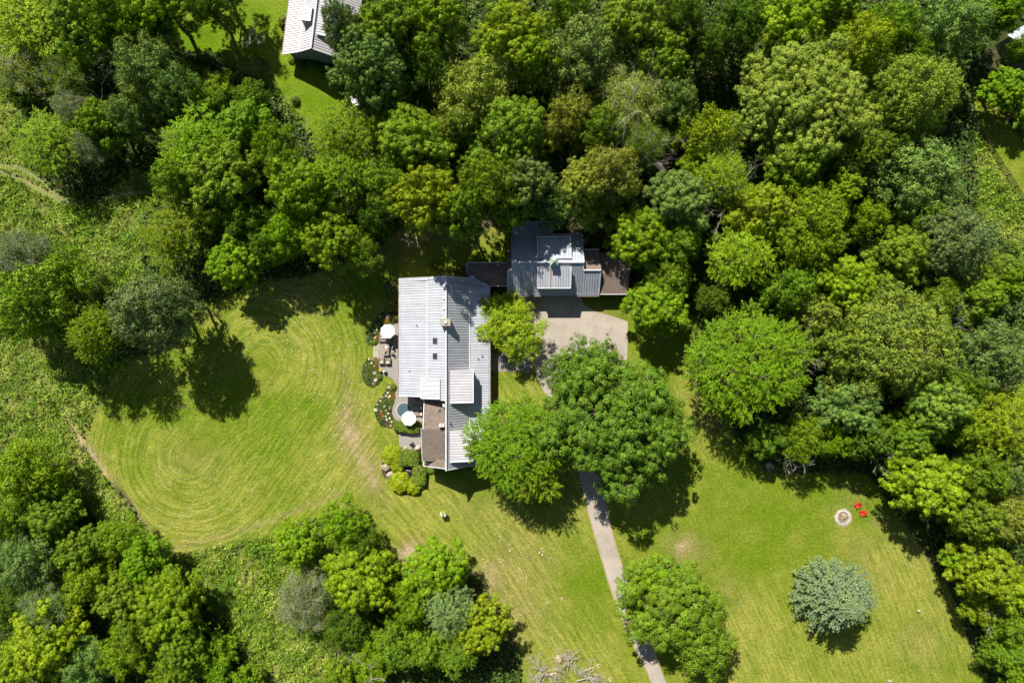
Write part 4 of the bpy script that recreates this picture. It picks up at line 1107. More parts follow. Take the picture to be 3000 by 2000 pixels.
# the felled tree on the lawn
fb = W(1650, 1975)
bare_tree(W(1628,1985), 7.5, 1.3, 21, 'heap of grey brushwood from a felled tree at the bottom edge', name='brush_pile', lean=(-.4, .3), fallen=True, nb=18, tr=.11, depth=5)
bare_tree(W(1662,1960), 6, 1.3, 23, 'centre of the grey brushwood heap just below the stump', name='brush_pile', lean=(0, .5), fallen=True, nb=14, tr=.09, depth=5)
bare_tree(W(1690,1990), 6, 1.2, 22, 'right half of the grey felled-tree brushwood with green leaves in it', name='brush_pile', lean=(.5, .2), fallen=True, nb=15, tr=.11, depth=5)
M['freshwood'] = simple('fresh_cut_wood', (.55, .42, .28), .9, var=.25, scale=5)
stp = thing('tree_stump', 'fresh pale splintered stump at the top of the brush heap', 'tree stump', W(1638, 1928))
b = MB(); p = W(1638, 1928)
b.lathe((p.x, p.y, -.02), [(.62, 0), (.52, .2), (.46, .42), (.3, .5)], 14); b.build('stump', 'freshwood', stp)
for k in range(9):
    a = k*.7; MB().tube([(p.x+.35*math.cos(a), p.y+.35*math.sin(a), .3), (p.x+.5*math.cos(a), p.y+.5*math.sin(a), .75+.1*(k % 3))], [.1, .02], 4).build('splinter', 'freshwood', stp)
for (a_, b_, r, lab) in (((1662,1945),(1682,1930),.14,'short sawn log lying right of the pale stump'), ((1608,1976),(1630,1968),.18,'pale sawn log end in the middle of the brush heap'),
                     ((1695,1970),(1740,1953),.13,'long crooked pale branch reaching right from the brush heap'), ((1750,1946),(1762,1944),.06,'small loose stick beyond the long crooked branch')):
    p, q = W(*a_), W(*b_); o = MB().tube([(p.x, p.y, r+.02), ((p.x+q.x)/2, (p.y+q.y)/2+.08, r+.06), (q.x, q.y, r+.02)], [r, r*.9, r*.7], 8).build('log', 'freshwood'); tag(o, lab, 'log')

wc = MB(); gch = random.Random(31)
for (x, y) in ((1493,1597),(1497,1612),(1587,1610),(1583,1618),(1549,1624),(1469,1642),(1418,1642),(1423,1655),(1527,1670),(1642,1757),(1514,1822),(1527,1800),(1666,1922),(1609,1640),(1440,1650),(1600,1762),(1785,1990),(1752,1950),(1547,1690),(1470,1575)):
    for _ in range(3):
        p = W(x+gch.uniform(-6, 6), y+gch.uniform(-6, 6)); wc.box((p.x, p.y, .05), (gch.uniform(.12, .4), gch.uniform(.1, .25), .08), gch.uniform(0, 3))
o = wc.build('wood_chips', 'freshwood'); o['kind'] = 'stuff'; o['label'] = 'pale wood chips scattered over the lawn left of the driveway'

# ------------------------------------------------------------ shrubs, hedges, beds
def shrub(p, r, h, key, colk, label, name='shrub', group='garden shrubs'):
    me, tm, R, PH = PROTO[key]; t = thing(name, label, 'shrub', (p.x, p.y, 0), tg.uniform(0, 6.28), group)
    c = link('foliage', me, t, True); cc = COLS[colk]; c.color = (*cc, 1)
    c.scale = (r/R, r/R, h/PH*1.25); c.location = (0, 0, -h*.25); return t
def leafball(g, r, h, n, size, spiky=False):
    q = g.normal(size=(n, 3)); q /= np.linalg.norm(q, axis=1)[:, None]; q[:, 2] = np.abs(q[:, 2])
    lump = 1+.12*np.sin(q[:, 0]*7+r)*np.cos(q[:, 1]*6)
    rr = g.uniform(.82, 1.03, n)*lump
    C = q*np.array((r, r, h))*rr[:, None]
    if spiky:
        al_ = q*np.array((1, 1, .3))+g.normal(size=(n, 3))*.2
        return leafquads(C, q*.4+np.array((0, 0, .8))+g.normal(size=(n, 3))*.35, g.uniform(size*.7, size*1.3, n), .34, g, al_)
    return leafquads(C, q*.8+np.array((0, 0, .3))+g.normal(size=(n, 3))*.4, g.uniform(size*.7, size*1.2, n), .62, g)
def ball(p, r, h, colk, label, size=.06, spiky=False, name='shrub', group='garden shrubs', n=None, cat='shrub'):
    g = np.random.default_rng(int(abs(p.x*97+p.y*31)) % 9999); n = n or int(420*r*r/(size/.07)**2+260)
    t = thing(name, label, cat, (p.x, p.y, 0), 0, group)
    c = link('foliage', quads_mesh('foliage', leafball(g, r, h, n, size, spiky), 'leaf', g.uniform(0, 1, n)), t, True); c.color = (*COLS[colk], 1)
    b = MB()
    for k in range(5): b.tube([(0, 0, 0), (math.cos(k*1.3)*r*.6, math.sin(k*1.3)*r*.6, h*.75)], [.04, .012], 4)
    b.lathe((0, 0, 0), [(r*.55, 0), (r*.78, h*.3), (r*.62, h*.68), (.05, h*.85)], 10)
    link('stems', b.mesh('stems', 'mulch'), t, True)
    return t
ball(z5(320,1105), .95, 1.3, 'mid', 'dark green round bush alone on the neighbour lawn', .1)
ball(z1(205,205,.6), 1.55, 1.5, 'pale', 'pale grey-green round shrub at the upper left house corner', .08)
ball(z1(215,310,.6), 1.5, 1.3, 'gold', 'golden feathery shrub below the pale round one', .16, True)
ball(z1(190,360,.4), .8, .7, 'blue', 'bluish low shrub between golden shrub and the boulders', .09)
ball(z1(243,405,.5), .85, .9, 'olive', 'small dark olive ball shrub at the top of the patio', .07)
ball(z1(190,265,.4), .7, .7, 'grey', 'small grey shrub left of the golden feathery shrub', .07)
for i, (x, y, r, ck, lab) in enumerate(((480,85,1.1,'gold','golden bush behind the house, leftmost of the row'), (540,105,1.0,'olive','olive bush in the row behind the house'), (585,108,.8,'gold','small golden bush in the middle of the row behind the house'),
        (635,100,1.1,'lime','lime bush in the row behind the house'), (690,90,1.1,'mid','green bush where the row meets the link roof'))):
    ball(z1(x, y, .6), r, 1.3, ck, lab, .1, True)
ball(z3(195,725,.3), .6, .6, 'olive', 'olive dwarf shrub at the lower end of the top flower bed', .06)
ball(z3(290,1455,.3), .62, .65, 'olive', 'round clipped shrub at lower right of the middle flower bed', .06)
ball(z4(338,222,.3), .72, .7, 'olive', 'round clipped shrub at the top of the lower flower bed', .06)
ball(z3(180,1110,.3), .45, .45, 'grey', 'tiny grey shrub beside the stepping stones', .06)
# big golden junipers
ball(z4(335,1050,.6), 2.0, 1.5, 'gold', 'upper golden feathery juniper beside the clipped hedge', .22, True, n=2600)
ball(z4(385,1170,.6), 1.3, 1.2, 'gold', 'middle golden juniper next to the garden bench', .22, True, n=1500)
ball(z4(425,1370,.6), 2.0, 1.7, 'gold', 'large lower golden feathery juniper', .24, True, n=2800)
ball(z4(580,1420,.6), 1.5, 1.4, 'gold', 'golden juniper fringe right of the large lower one', .24, True, n=1700)
ball(z4(745,1225,.5), .8, .8, 'lime', 'yellow-green leafy plant at the wing corner', .14)
for i, (x, y) in enumerate(((800,1225),(850,1235))): ball(z4(x, y, .4), .7, .6, 'blue', ('left' if i == 0 else 'right')+' one of two bluish leafy plants under the south gable', .14)
for i, (x, y, w_) in enumerate(((620,1412,'first'),(660,1412,'second'),(745,1405,'third'),(790,1412,'fourth'))): ball(z1(x, y, .3), .7, .6, 'mid', w_+' leafy green plant from the left along the south gable wall', .13)
for (x, y, r, lab) in ((890,235,1.2,'dark ivy bush in the corner below the link roof'), (925,225,1.0,'dark leafy bush between house corner and garage')): ball(z1(x, y, .5), r, 1.1, 'dark', lab, .13)
ball(z5(270,655,.4), .7, .7, 'lime', 'small lime shrub at the left corner of the neighbour gable', .12)
ball(z5(190,235,.8), 1.3, 1.8, 'olive', 'yellow-olive shrub beside the neighbour house wall', .13)
for i, (x, y) in enumerate(((400,700),(470,680),(540,700))): ball(z5(x, y, .4), 1.0, .9, 'dark', ('left', 'middle', 'right')[i]+' dark plant in the shade of the neighbour gable', .13)

def hedge(blobs, h, label, colk='pale'):
    """clipped hedge whose plan is the union of rounded rectangles (x,y,rx,ry)"""
    g = np.random.default_rng(len(label)); V = []; n_tot = 0; T = []
    def top(x, y):
        z = np.zeros(len(x))
        for (cx, cy, rx, ry) in blobs:
            q = (np.abs(x-cx)/rx)**3.2+(np.abs(y-cy)/ry)**3.2
            z = np.maximum(z, h*np.clip(1-q, 0, 1)**.28)
        return z
    t = thing('hedge', label, 'hedge', (blobs[0][0], blobs[0][1], 0))
    for (cx, cy, rx, ry) in blobs:
        n = int(rx*ry*4*150); x = g.uniform(cx-rx, cx+rx, n); y = g.uniform(cy-ry, cy+ry, n); z = top(x, y); z0 = z > .05
        x, y, z = x[z0], y[z0], z[z0]; n = len(x); e = .08
        zx = (top(x+e, y)-top(x-e, y))/(2*e); zy = (top(x, y+e)-top(x, y-e))/(2*e)
        N_ = np.stack([-zx, -zy, np.ones(n)], 1)*.6+g.normal(size=(n, 3))*.45
        zz = z*np.where((np.abs(zx)+np.abs(zy)) > 2, g.uniform(.1, 1, n), 1)+g.uniform(-.12, .05, n)
        V.append(leafquads(np.stack([x, y, zz], 1), N_, g.uniform(.05, .10, n), .6, g)); T.append(g.uniform(0, 1, n))
    V = np.concatenate(V); T = np.concatenate(T)
    c = link('foliage', quads_mesh('foliage', V, 'leaf', T), t); c.color = (*COLS[colk], 1)
    b = MB()
    for (cx, cy, rx, ry) in blobs: b.box((cx, cy, h*.4), (rx*1.6, ry*1.6, h*.8))
    b.build('stems', simple('hedge_core', (.03, .045, .012), .95), t)
def zr(f, x0, y0, x1, y1, h=.9):
    a, b = f(x0, y0, h), f(x1, y1, h); return ((a.x+b.x)/2, (a.y+b.y)/2, abs(b.x-a.x)/2, abs(b.y-a.y)/2)
hedge([zr(z4, 330,622,480,758), zr(z4, 380,640,560,780), zr(z4, 480,650,668,792)], 1.3, 'clipped green hedge below the lower white umbrella')
hedge([zr(z4, 375,965,560,1190), zr(z4, 480,970,668,1195), zr(z4, 560,1150,755,1340), zr(z4, 535,1260,750,1425)], 1.4, 'L-shaped rounded clipped hedge wrapping the garden bench')

def carpet(name, poly, dens, size, mat, hfn, label, kind='stuff', seed=1, cat=None, mask=None, up=.8, asp=.6):
    g = np.random.default_rng(seed); P = np.array([p[:2] for p in poly])
    lo, hi = P.min(0), P.max(0); n = int((hi[0]-lo[0])*(hi[1]-lo[1])*dens)
    x = g.uniform(lo[0], hi[0], n); y = g.uniform(lo[1], hi[1], n); k = inpoly(x, y, [tuple(p) for p in P])
    if mask is not None: k &= mask(x, y)
    x, y = x[k], y[k]; n = len(x); z = hfn(x, y)*g.uniform(.55, 1.0, n)
    C = np.stack([x, y, z], 1); e = .25
    zx = (hfn(x+e, y)-hfn(x-e, y))/(2*e); zy = (hfn(x, y+e)-hfn(x, y-e))/(2*e)
    N_ = np.stack([-zx, -zy, np.full(n, up)], 1)+g.normal(size=(n, 3))*.45
    o = link(name, quads_mesh(name, leafquads(C, N_, g.uniform(size*.45, size*1.6, n), asp, g), mat, g.uniform(0, 1, n)))
    o['kind'] = kind; tag(o, label, cat); return o
M['bed'] = carpet_mat('bed_plants', [(.3, (.05, .10, .02)), (.5, (.10, .17, .03)), (.62, (.16, .20, .02)), (.75, (.12, .19, .06))], .9)
M['orange'] = carpet_mat('orange_plants', [(.3, (.14, .06, .02)), (.5, (.36, .15, .02)), (.7, (.34, .22, .03))], 1.2)
M['flowers'] = carpet_mat('white_flowers', [(.3, (.7, .68, .6)), (.7, (.8, .8, .7))], 1.2)
bedA = [z3(450,40), z3(300,140), z3(200,240), z3(100,400), z3(30,550), z3(20,700), z3(60,770), z3(160,790), z3(175,790), z3(285,742), z3(300,560), z3(320,420), z3(400,350), z3(590,345), z3(700,270), z3(700,120)]
bedB = [z1(90,668), z1(60,672), z1(32,710), z1(22,770), z1(30,815), z1(60,850), z1(100,858), z1(135,835), z1(158,800), z1(160,783), z1(135,745), z1(130,680), z1(125,665)]
bedC = [z4(270,190), z4(250,260), z4(200,330), z4(150,390), z4(110,460), z4(105,500), z4(130,600), z4(180,680), z4(250,702), z4(320,710), z4(340,620), z4(325,540), z4(324,480), z4(342,420), z4(356,350), z4(362,270), z4(360,185)]
for nm, bd, gx_ in (('upper_flower_bed', bedA, .0), ('middle_flower_bed', bedB, .0), ('lower_flower_bed', bedC, .0)):
    sheet(nm, bd, 'mulch', .015, .1)
hb = lambda x, y: .12+.28*fbm(x, y, .9, 5)
for i, bd in enumerate((bedA, bedB, bedC)):
    carpet('ground_cover', bd, 150, .085, 'bed', hb, ('upper', 'middle', 'lower')[i]+' flower bed low green plants', seed=20+i, mask=lambda x, y: fbm(x, y, 1.0, 77) > .33)
def orange(c, rx, ry, seed):
    a = np.linspace(0, 6.28, 16, endpoint=False)
    return [(c.x+rx*math.cos(t)*(1+.2*math.sin(3*t+seed)), c.y+ry*math.sin(t)*(1+.2*math.cos(2*t+seed))) for t in a]
for i, (c, rx, ry, w_) in enumerate(((z3(430,270), .95, .6, 'top of the upper bed'), (z3(270,620), .28, .9, 'patio side of the upper bed'), (z3(240,1180), .3, 1.3, 'patio side of the middle bed'), (z4(330,310), .42, .95, 'patio side of the lower bed'), (z4(200,530), .4, .5, 'left part of the lower bed'), (z4(210,590), .3, .3, 'lower left part of the lower bed'))):
    carpet('ground_cover', orange(c, rx, ry, i), 160, .08, 'orange', lambda x, y: hb(x, y)+.08, 'rusty orange plants at the '+w_, seed=40+i)
# white flower heads
fm = MB(); fg = random.Random(4)
# boulders
def rock_mesh(seed, sub=2):
    import bmesh
    bm = bmesh.new(); bmesh.ops.create_icosphere(bm, subdivisions=sub, radius=1); g = np.random.default_rng(seed)
    pl = g.normal(size=(9, 3)); pl /= np.linalg.norm(pl, axis=1)[:, None]; dd = g.uniform(.62, .92, 9)
    for v_ in bm.verts:
        c = np.array(v_.co)
        for n_, d_ in zip(pl, dd):
            s = c@n_-d_
            if s > 0: c = c-n_*s*.9
        v_.co = c
    me = bpy.data.meshes.new('boulder'); bm.to_mesh(me); bm.free(); me.materials.append(M['boulder']); return me
ROCKS = [rock_mesh(s) for s in range(6)]
def boulder(p, r, label, group, col=None, sq=1.0):
    o = link('boulder', random.choice(ROCKS)); o.location = (p.x, p.y, r*.35); o.rotation_euler = (random.uniform(-.4, .4), random.uniform(-.4, .4), random.uniform(0, 6.28))
    o.scale = (r, r*random.uniform(.7, .9)*sq, r*.75); tag(o, label, 'rock', group)
for (x, y, r) in ((320,195,38),(240,272,18),(288,345,18),(140,440,18),(240,475,30),(205,548,28),(215,635,36),(98,552,18),(60,615,22),(50,690,20),(118,722,20),(500,200,52),(475,235,30),(380,60,16)):
    boulder(z3(x, y), r/7.126/16*1.15, ('small ' if r < 20 else 'mid-sized ' if r < 27 else 'bigger ')+'pale boulder among the plants of the upper flower bed' if r < 45 else 'large pinkish boulder among orange plants at the top of the upper bed', 'boulders in the upper flower bed')
for (x, y, r) in ((82,1085,24),(150,1080,30),(138,1168,32),(190,1235,26),(55,1350,26),(205,1375,44),(8,1210,18),(45,1468,18),(228,1525,46),(18,1150,14)):
    boulder(z3(x, y), r/7.126/16*1.15, ('small ' if r < 20 else 'bigger ' if r > 29 else 'mid-sized ')+('pale boulder in the upper half of the middle flower bed' if y < 1300 else 'pale boulder in the lower half of the middle flower bed'), 'boulders in the middle flower bed')
for (x, y, r) in ((100,183,15),(290,225,26),(273,293,17),(255,328,19),(295,338,26),(213,348,21),(187,386,16),(145,430,15),(235,455,19),(297,475,13),(130,500,28),(189,512,16),(256,508,18),(278,540,17),(215,567,14),(252,576,19),(302,565,10),(300,597,17),(232,607,10),(265,615,18),(320,640,18),(316,690,18)):
    boulder(z4(x, y), r/4.126/16*1.15, ('small ' if r < 15 else 'bigger ' if r > 22 else 'mid-sized ')+('pale tan boulder in the upper half of the lower flower bed' if y < 470 else 'pale tan boulder in the lower half of the lower flower bed'), 'boulders in the lower flower bed')
boulder(z4(250,1180), .95, 'large pale boulder left of the golden juniper', None); boulder(z4(300,1270), .75, 'tan boulder below the large pale one by the juniper', None); boulder(z4(232,1118), .3, 'small rock on the mulch at the juniper bed tip', None)
boulder(z4(490,955), .35, 'small rock on the edge of the lower patio', None); boulder(z4(640,955), .6, 'flat pale rock between lower patio and hedge', None)
sheet('mulch_bed', smooth_poly([z4(230,1090), z4(190,1150), z4(200,1280), z4(270,1350), z4(330,1400), z4(560,1420), z4(600,1250), z4(560,1160), z4(400,1150), z4(300,1080)]), 'mulch', .012, .1)
ball(z4(300,1320,.3), .7, .6, 'pale', 'tufted grey-green plant beside the tan boulder', .1)

# ------------------------------------------------------------ patio furniture
def umbrella(p, label, rot):
    t = thing('patio_umbrella', label, 'umbrella', (p.x, p.y, .05), rot, 'white patio umbrellas')
    b = MB(); n = 8; R = 1.36; zt = 2.75; ze = 2.3
    ring = [(R*math.cos(2*math.pi*k/n), R*math.sin(2*math.pi*k/n)) for k in range(n)]
    for k in range(n):
        a, c = ring[k], ring[(k+1) % n]; mx, my = (a[0]+c[0])/2*.985, (a[1]+c[1])/2*.985
        MB().add([(0, 0, zt), (a[0], a[1], ze), (mx, my, ze-.02), (c[0], c[1], ze), (a[0], a[1], ze-.13), (mx, my, ze-.15), (c[0], c[1], ze-.13)], [(0, 1, 2, 3), (1, 4, 5, 2), (2, 5, 6, 3)]).build('canopy_panel', 'whitecloth', t, local=True)
    r = MB()
    for a in ring: r.tube([(0, 0, zt-.02), (a[0]*.99, a[1]*.99, ze-.02)], .012, 4)
    r.build('ribs', 'frame', t, local=True)
    MB().tube([(0, 0, 0), (0, 0, zt+.02)], .03, 8).build('pole', 'wood', t, local=True)
    MB().lathe((0, 0, 0), [(.28, 0), (.28, .05), (.06, .1)], 16).build('base', 'black', t, local=True)
    MB().lathe((0, 0, zt), [(.05, 0), (.05, .05), (.02, .12)], 10).build('finial', 'black', t, local=True)
p = z3(466,502,2.5); umbrella(p, 'white octagonal umbrella shading the sofas on the upper patio', .39)
p = z4(525,603,2.5); umbrella(p, 'white octagonal umbrella beside the round hot tub', .30)
def armchair(p, w, d, rz, label, pillow=True, name='wicker_armchair', cushion='cushion'):
    t = thing(name, label, 'armchair', (p.x, p.y, .05), rz, 'wicker lounge seats')
    MB().box((0, 0, .17), (w-.02, d-.02, .3)).build('base', 'wicker', t, local=True, bevel=.02)
    MB().box((0, -d/2+.09, .5), (w, .18, .42)).build('backrest', 'wicker', t, local=True, bevel=.03)
    for s in (-1, 1): MB().box((s*(w/2-.08), .07, .44), (.16, d-.22, .28)).build('armrest', 'wicker', t, local=True, bevel=.03)
    MB().box((0, .08, .39), (w-.36, d-.28, .14)).build('seat_cushion', cushion, t, local=True, bevel=.04)
    if pillow: MB().box((.02, -d/2+.3, .58), (w*.5, .16, .34), tilt=('X', .5)).build('pillow', 'whitecloth', t, local=True, bevel=.05)
    return t
armchair(z3(350,1115), 1.0, 1.12, 0, 'left one of the two taupe wicker armchairs with white pillow below the table')
armchair(z3(483,1118), 1.0, 1.12, 0, 'right one of the two taupe wicker armchairs with white pillow below the table')
armchair(z3(375,668), 1.35, 1.0, math.pi, 'wide wicker seat with white pillows above the table, in the sun', name='wicker_loveseat')
armchair(z3(510,668), .95, 1.0, math.pi, 'wicker armchair half under the upper umbrella')
tb = thing('wood_table', 'weathered plank table with papers and red flowers on patio', 'table', z3(420,888,.05))
c0 = z3(425,888,.75)
for k in range(6): MB().box((c0.x-.5+k*.2, c0.y, .74), (.19, 2.02, .05)).build('plank', 'wood', tb)
MB().box((c0.x, c0.y, .66), (1.0, 1.8, .1)).build('apron', 'wood', tb)
for sx in (-1, 1):
    for sy in (-1, 1): MB().box((c0.x+sx*.5, c0.y+sy*.9, .33), (.09, .09, .62)).build('leg', 'wood', tb)
p = z3(438,828,.77); tag(MB().box((p.x, p.y, .785), (.38, .52, .03)).build('paper_tray', 'whitecloth'), 'white rectangular tray lying on the plank table', 'tray')
p = z3(410,915,.78); t = thing('flower_vase', 'red and pink flower bunch on the plank table', 'flower vase', (p.x, p.y, .77))
MB().lathe((p.x, p.y, .77), [(.07, 0), (.1, .1), (.06, .22)], 12).build('vase', 'black', t)
rb = MB(); g = random.Random(3)
for k in range(26): rb.box((p.x+g.uniform(-.2, .2), p.y+g.uniform(-.2, .2), 1.0+g.uniform(0, .15)), (.09, .09, .05), g.uniform(0, 3), k % 3)
rb.build('blossoms', [simple('pink_petals', (.65, .15, .18), .7), 'whitecloth', simple('red_petals', (.5, .04, .05), .7)], t)
def dchair(p, rz, label, seatm, backm):
    t = thing('dining_chair', label, 'chair', (p.x, p.y, .05), rz, 'dining chairs beside the plank table')
    MB().box((0, 0, .45), (.5, .5, .05)).build('seat', seatm, t, local=True, bevel=.02)
    MB().box((0, -.25, .75), (.48, .05, .5), tilt=('X', .15)).build('backrest', backm, t, local=True, bevel=.02)
    for sx in (-1, 1):
        for sy in (-1, 1): MB().box((sx*.21, sy*.21, .22), (.04, .04, .44)).build('leg', 'black', t, local=True)
M['olivecloth'] = simple('olive_canvas', (.2, .2, .13), .9)
dchair(z3(562,822), 1.2, 'dark chair with cream back beside the upper half of the plank table', 'black', 'whitecloth')
dchair(z3(566,960), 1.35, 'olive canvas chair beside the lower half of the plank table', 'olivecloth', 'olivecloth')
dchair(z3(495,745), 2.6, 'small cream-backed chair at the top corner of the plank table', 'black', 'whitecloth')
def pot(p, h, r, label, petal, leafc, name='flower_pot', z=.05):
    t = thing(name, label, 'flower pot', (p.x, p.y, z))
    MB().lathe((0, 0, 0), [(r*.6, 0), (r*.9, h*.8), (r, h), (r*.85, h), (r*.8, h*.85)], 16).build('pot', 'terracotta', t, local=True)
    g_ = np.random.default_rng(int(h*100)+int(r*77)); n = 260
    c = link('foliage', quads_mesh('foliage', leafball(g_, r*1.35, r*1.0, n, .08)+np.array((0, 0, h)), 'leaf', g_.uniform(0, 1, n)), t, True); c.color = (*COLS[leafc], 1)
    b = MB(); g = random.Random(9)
    for k in range(30):
        a = g.uniform(0, 6.28); q = g.uniform(0, 1)**.6*r*1.25; b.box((q*math.cos(a), q*math.sin(a), h+r*math.sqrt(max(.1, 1.2-(q/r/1.3)**2))+.02), (.09, .09, .04), g.uniform(0, 3))
    b.build('blossoms', petal, t, local=True)
pot(z3(325,1305,.4), .45, .26, 'pot of yellow-green and dark red plants on the lower patio corner', simple('yellow_petals', (.6, .55, .05), .7), 'gold')
pot(z3(398,1330,.5), .6, .26, 'pot of white flowers right of the yellow-green one', 'whitecloth', 'mid')
# door mat strip along the wall
o = MB().prism([z3(668,775,.07), z3(700,745,.07), z3(700,1040,.07), z3(668,1040,.07)], .03).build('threshold_slab', simple('blue_grey_slab', (.16, .19, .21), .8)); tag(o, 'grey-blue doorstep slab along the house wall', 'doorstep')
def lounger(p, rz, label, mat, headm):
    t = thing('sun_lounger', label, 'sun lounger', (p.x, p.y, .05), rz, 'loungers by the hot tub')
    MB().box((-.25, 0, .33), (1.35, .66, .12)).build('mattress', mat, t, local=True, bevel=.03)
    MB().box((.68, 0, .48), (.62, .66, .1), tilt=('Y', -.5)).build('backrest', mat, t, local=True, bevel=.03)
    MB().box((.8, 0, .66), (.26, .5, .12), tilt=('Y', -.5)).build('headrest', headm, t, local=True, bevel=.03)
    for sx in (-.8, .75):
        for sy in (-.28, .28): MB().box((sx, sy, .14), (.06, .06, .28)).build('leg', 'frame', t, local=True)
M['greycloth'] = simple('grey_cushion', (.22, .23, .25), .9)
lounger(z4(632,467), 0, 'grey sun lounger in the shade nearest the house corner', 'greycloth', 'whitecloth')
lounger(z4(632,543), 0, 'beige sun lounger in the sun beside the lower umbrella', 'cushion', 'whitecloth')
t = thing('potted_plant', 'small dark leafy potted plant in the shaded patio corner', 'potted plant', z4(628,360,.05))
MB().lathe((0, 0, 0), [(.16, 0), (.22, .4)], 12).build('pot', 'black', t, local=True); g_ = np.random.default_rng(3)
c = link('foliage', quads_mesh('foliage', leafball(g_, .4, .6, 160, .09)+np.array((0, 0, .4)), 'leaf', g_.uniform(0, 1, 160)), t, True); c.color = (*COLS['blue'], 1)
# black chair on the small patio
t = thing('black_patio_chair', 'black metal chair on the small lower patio', 'chair', z4(575,908,.05), .5)
MB().box((0, 0, .42), (.6, .55, .05)).build('seat', 'black', t, local=True); MB().box((-.3, 0, .7), (.05, .55, .5), tilt=('Y', -.25)).build('backrest', 'black', t, local=True)
for s in (-1, 1): MB().tube([(.3, s*.3, 0), (.28, s*.3, .6), (-.32, s*.3, .62), (-.36, s*.3, 0)], .02, 6).build('armrest', 'black', t, local=True)
# garden bench in the hedge
t = thing('garden_bench', 'small dark bench with white frame tucked inside the L-shaped hedge', 'bench', z4(520,1265,.02), 1.45)
for k in range(4): MB().box((0, -.2+k*.13, .45), (1.3, .11, .03)).build('seat_slat', 'black', t, local=True)
for k in range(3): MB().box((0, -.34, .58+k*.13), (1.3, .03, .1)).build('back_slat', 'black', t, local=True)
for s in (-1, 1): MB().tube([(s*.68, .3, 0), (s*.68, .3, .62), (s*.68, -.36, .64), (s*.68, -.4, 0)], .035, 6).build('frame_end', 'trim', t, local=True)

# planter pedestal on the lawn
p = W(1298, 1505, 1.0)
t = thing('flower_planter', 'white and yellow flower planter on black stand in the lawn', 'planter', (p.x, p.y, 0))
for k in range(3):
    a = 2.1*k+.3; MB().tube([(.32*math.cos(a), .32*math.sin(a), 0), (.12*math.cos(a), .12*math.sin(a), .5), (.34*math.cos(a), .34*math.sin(a), .95)], .022, 6).build('leg', 'black', t, local=True)
MB().lathe((0, 0, .75), [(.1, 0), (.34, .18), (.42, .36), (.36, .36)], 18).build('bowl', 'terracotta', t, local=True)
g_ = np.random.default_rng(8); n = 420
c = link('foliage', quads_mesh('foliage', leafball(g_, .66, .55, n, .1)+np.array((0, 0, 1.05)), 'leaf', g_.uniform(0, 1, n)), t, True); c.color = (.30, .36, .02, 1)
b = MB(); g = random.Random(2)
for k in range(20):
    a = g.uniform(0, 6.28); q = g.uniform(0, 1)**.6*.55; b.box((q*math.cos(a), q*math.sin(a), 1.12+.55*math.sqrt(max(.05, 1-(q/.68)**2))), (.13, .13, .05), g.uniform(0, 3))
b.build('blossoms', 'whitecloth', t, local=True)

# ------------------------------------------------------------ fire pit and chairs
fc = z6(832, 660)
t = thing('fire_pit', 'round fire pit ringed with pale stones in the right lawn', 'fire pit', fc)
g = random.Random(5)
rg = []
for k in range(40):
    a = 2*math.pi*k/40; r = 1.52*(1+g.uniform(-.06, .09)); rg.append((fc.x+r*math.cos(a)*1.0, fc.y-.05+r*math.sin(a)*1.02, .0))
MB().prism([(x, y, .012) for x, y, z in rg], .1).build('gravel_ring', simple('pale_gravel', (.47, .42, .34), .95, var=.4, scale=5, bmp=.8), t)
MB().lathe((fc.x, fc.y-.05, .0), [(1.08, 0), (1.08, .035)], 32).build('ash_bed', 'ash', t)
n = 28
for k in range(n):
    a = 2*math.pi*k/n; r = 1.17+g.uniform(-.03, .04); c_ = Vector((fc.x+r*math.cos(a), fc.y-.05+r*math.sin(a)*1.03, .1))
    o = link('stone', ROCKS[k % 6], t); o.location = c_; o.rotation_euler = (0, 0, a+g.uniform(-.2, .2)); o.scale = (.17, .15, .14)
    if o.data.materials: o.material_slots[0].link = 'OBJECT'; o.material_slots[0].material = M['firestone']
cin = MB()
for k in range(150):
    a = g.uniform(0, 6.28); r = math.sqrt(g.uniform(1.7, 2.5)); cin.box((fc.x+r*math.cos(a), fc.y-.05+r*math.sin(a), .03), (g.uniform(.05, .13), g.uniform(.05, .12), .05), g.uniform(0, 3))
cin.build('gravel', 'firestone', t)['kind'] = 'stuff'
t = thing('firewood', 'split logs stacked like a star in the fire pit', 'firewood', (fc.x, fc.y, .03))
for k in range(17):
    a = 2*math.pi*k/17+g.uniform(-.1, .1); r0, r1 = g.uniform(.08, .3), g.uniform(.55, .95)
    MB().tube([(fc.x-.05+r0*math.cos(a), fc.y+.08+r0*math.sin(a), .42), (fc.x-.05+r1*math.cos(a), fc.y+.08+r1*math.sin(a), .09)], [.075, .07], 5).build('log', 'log', t)
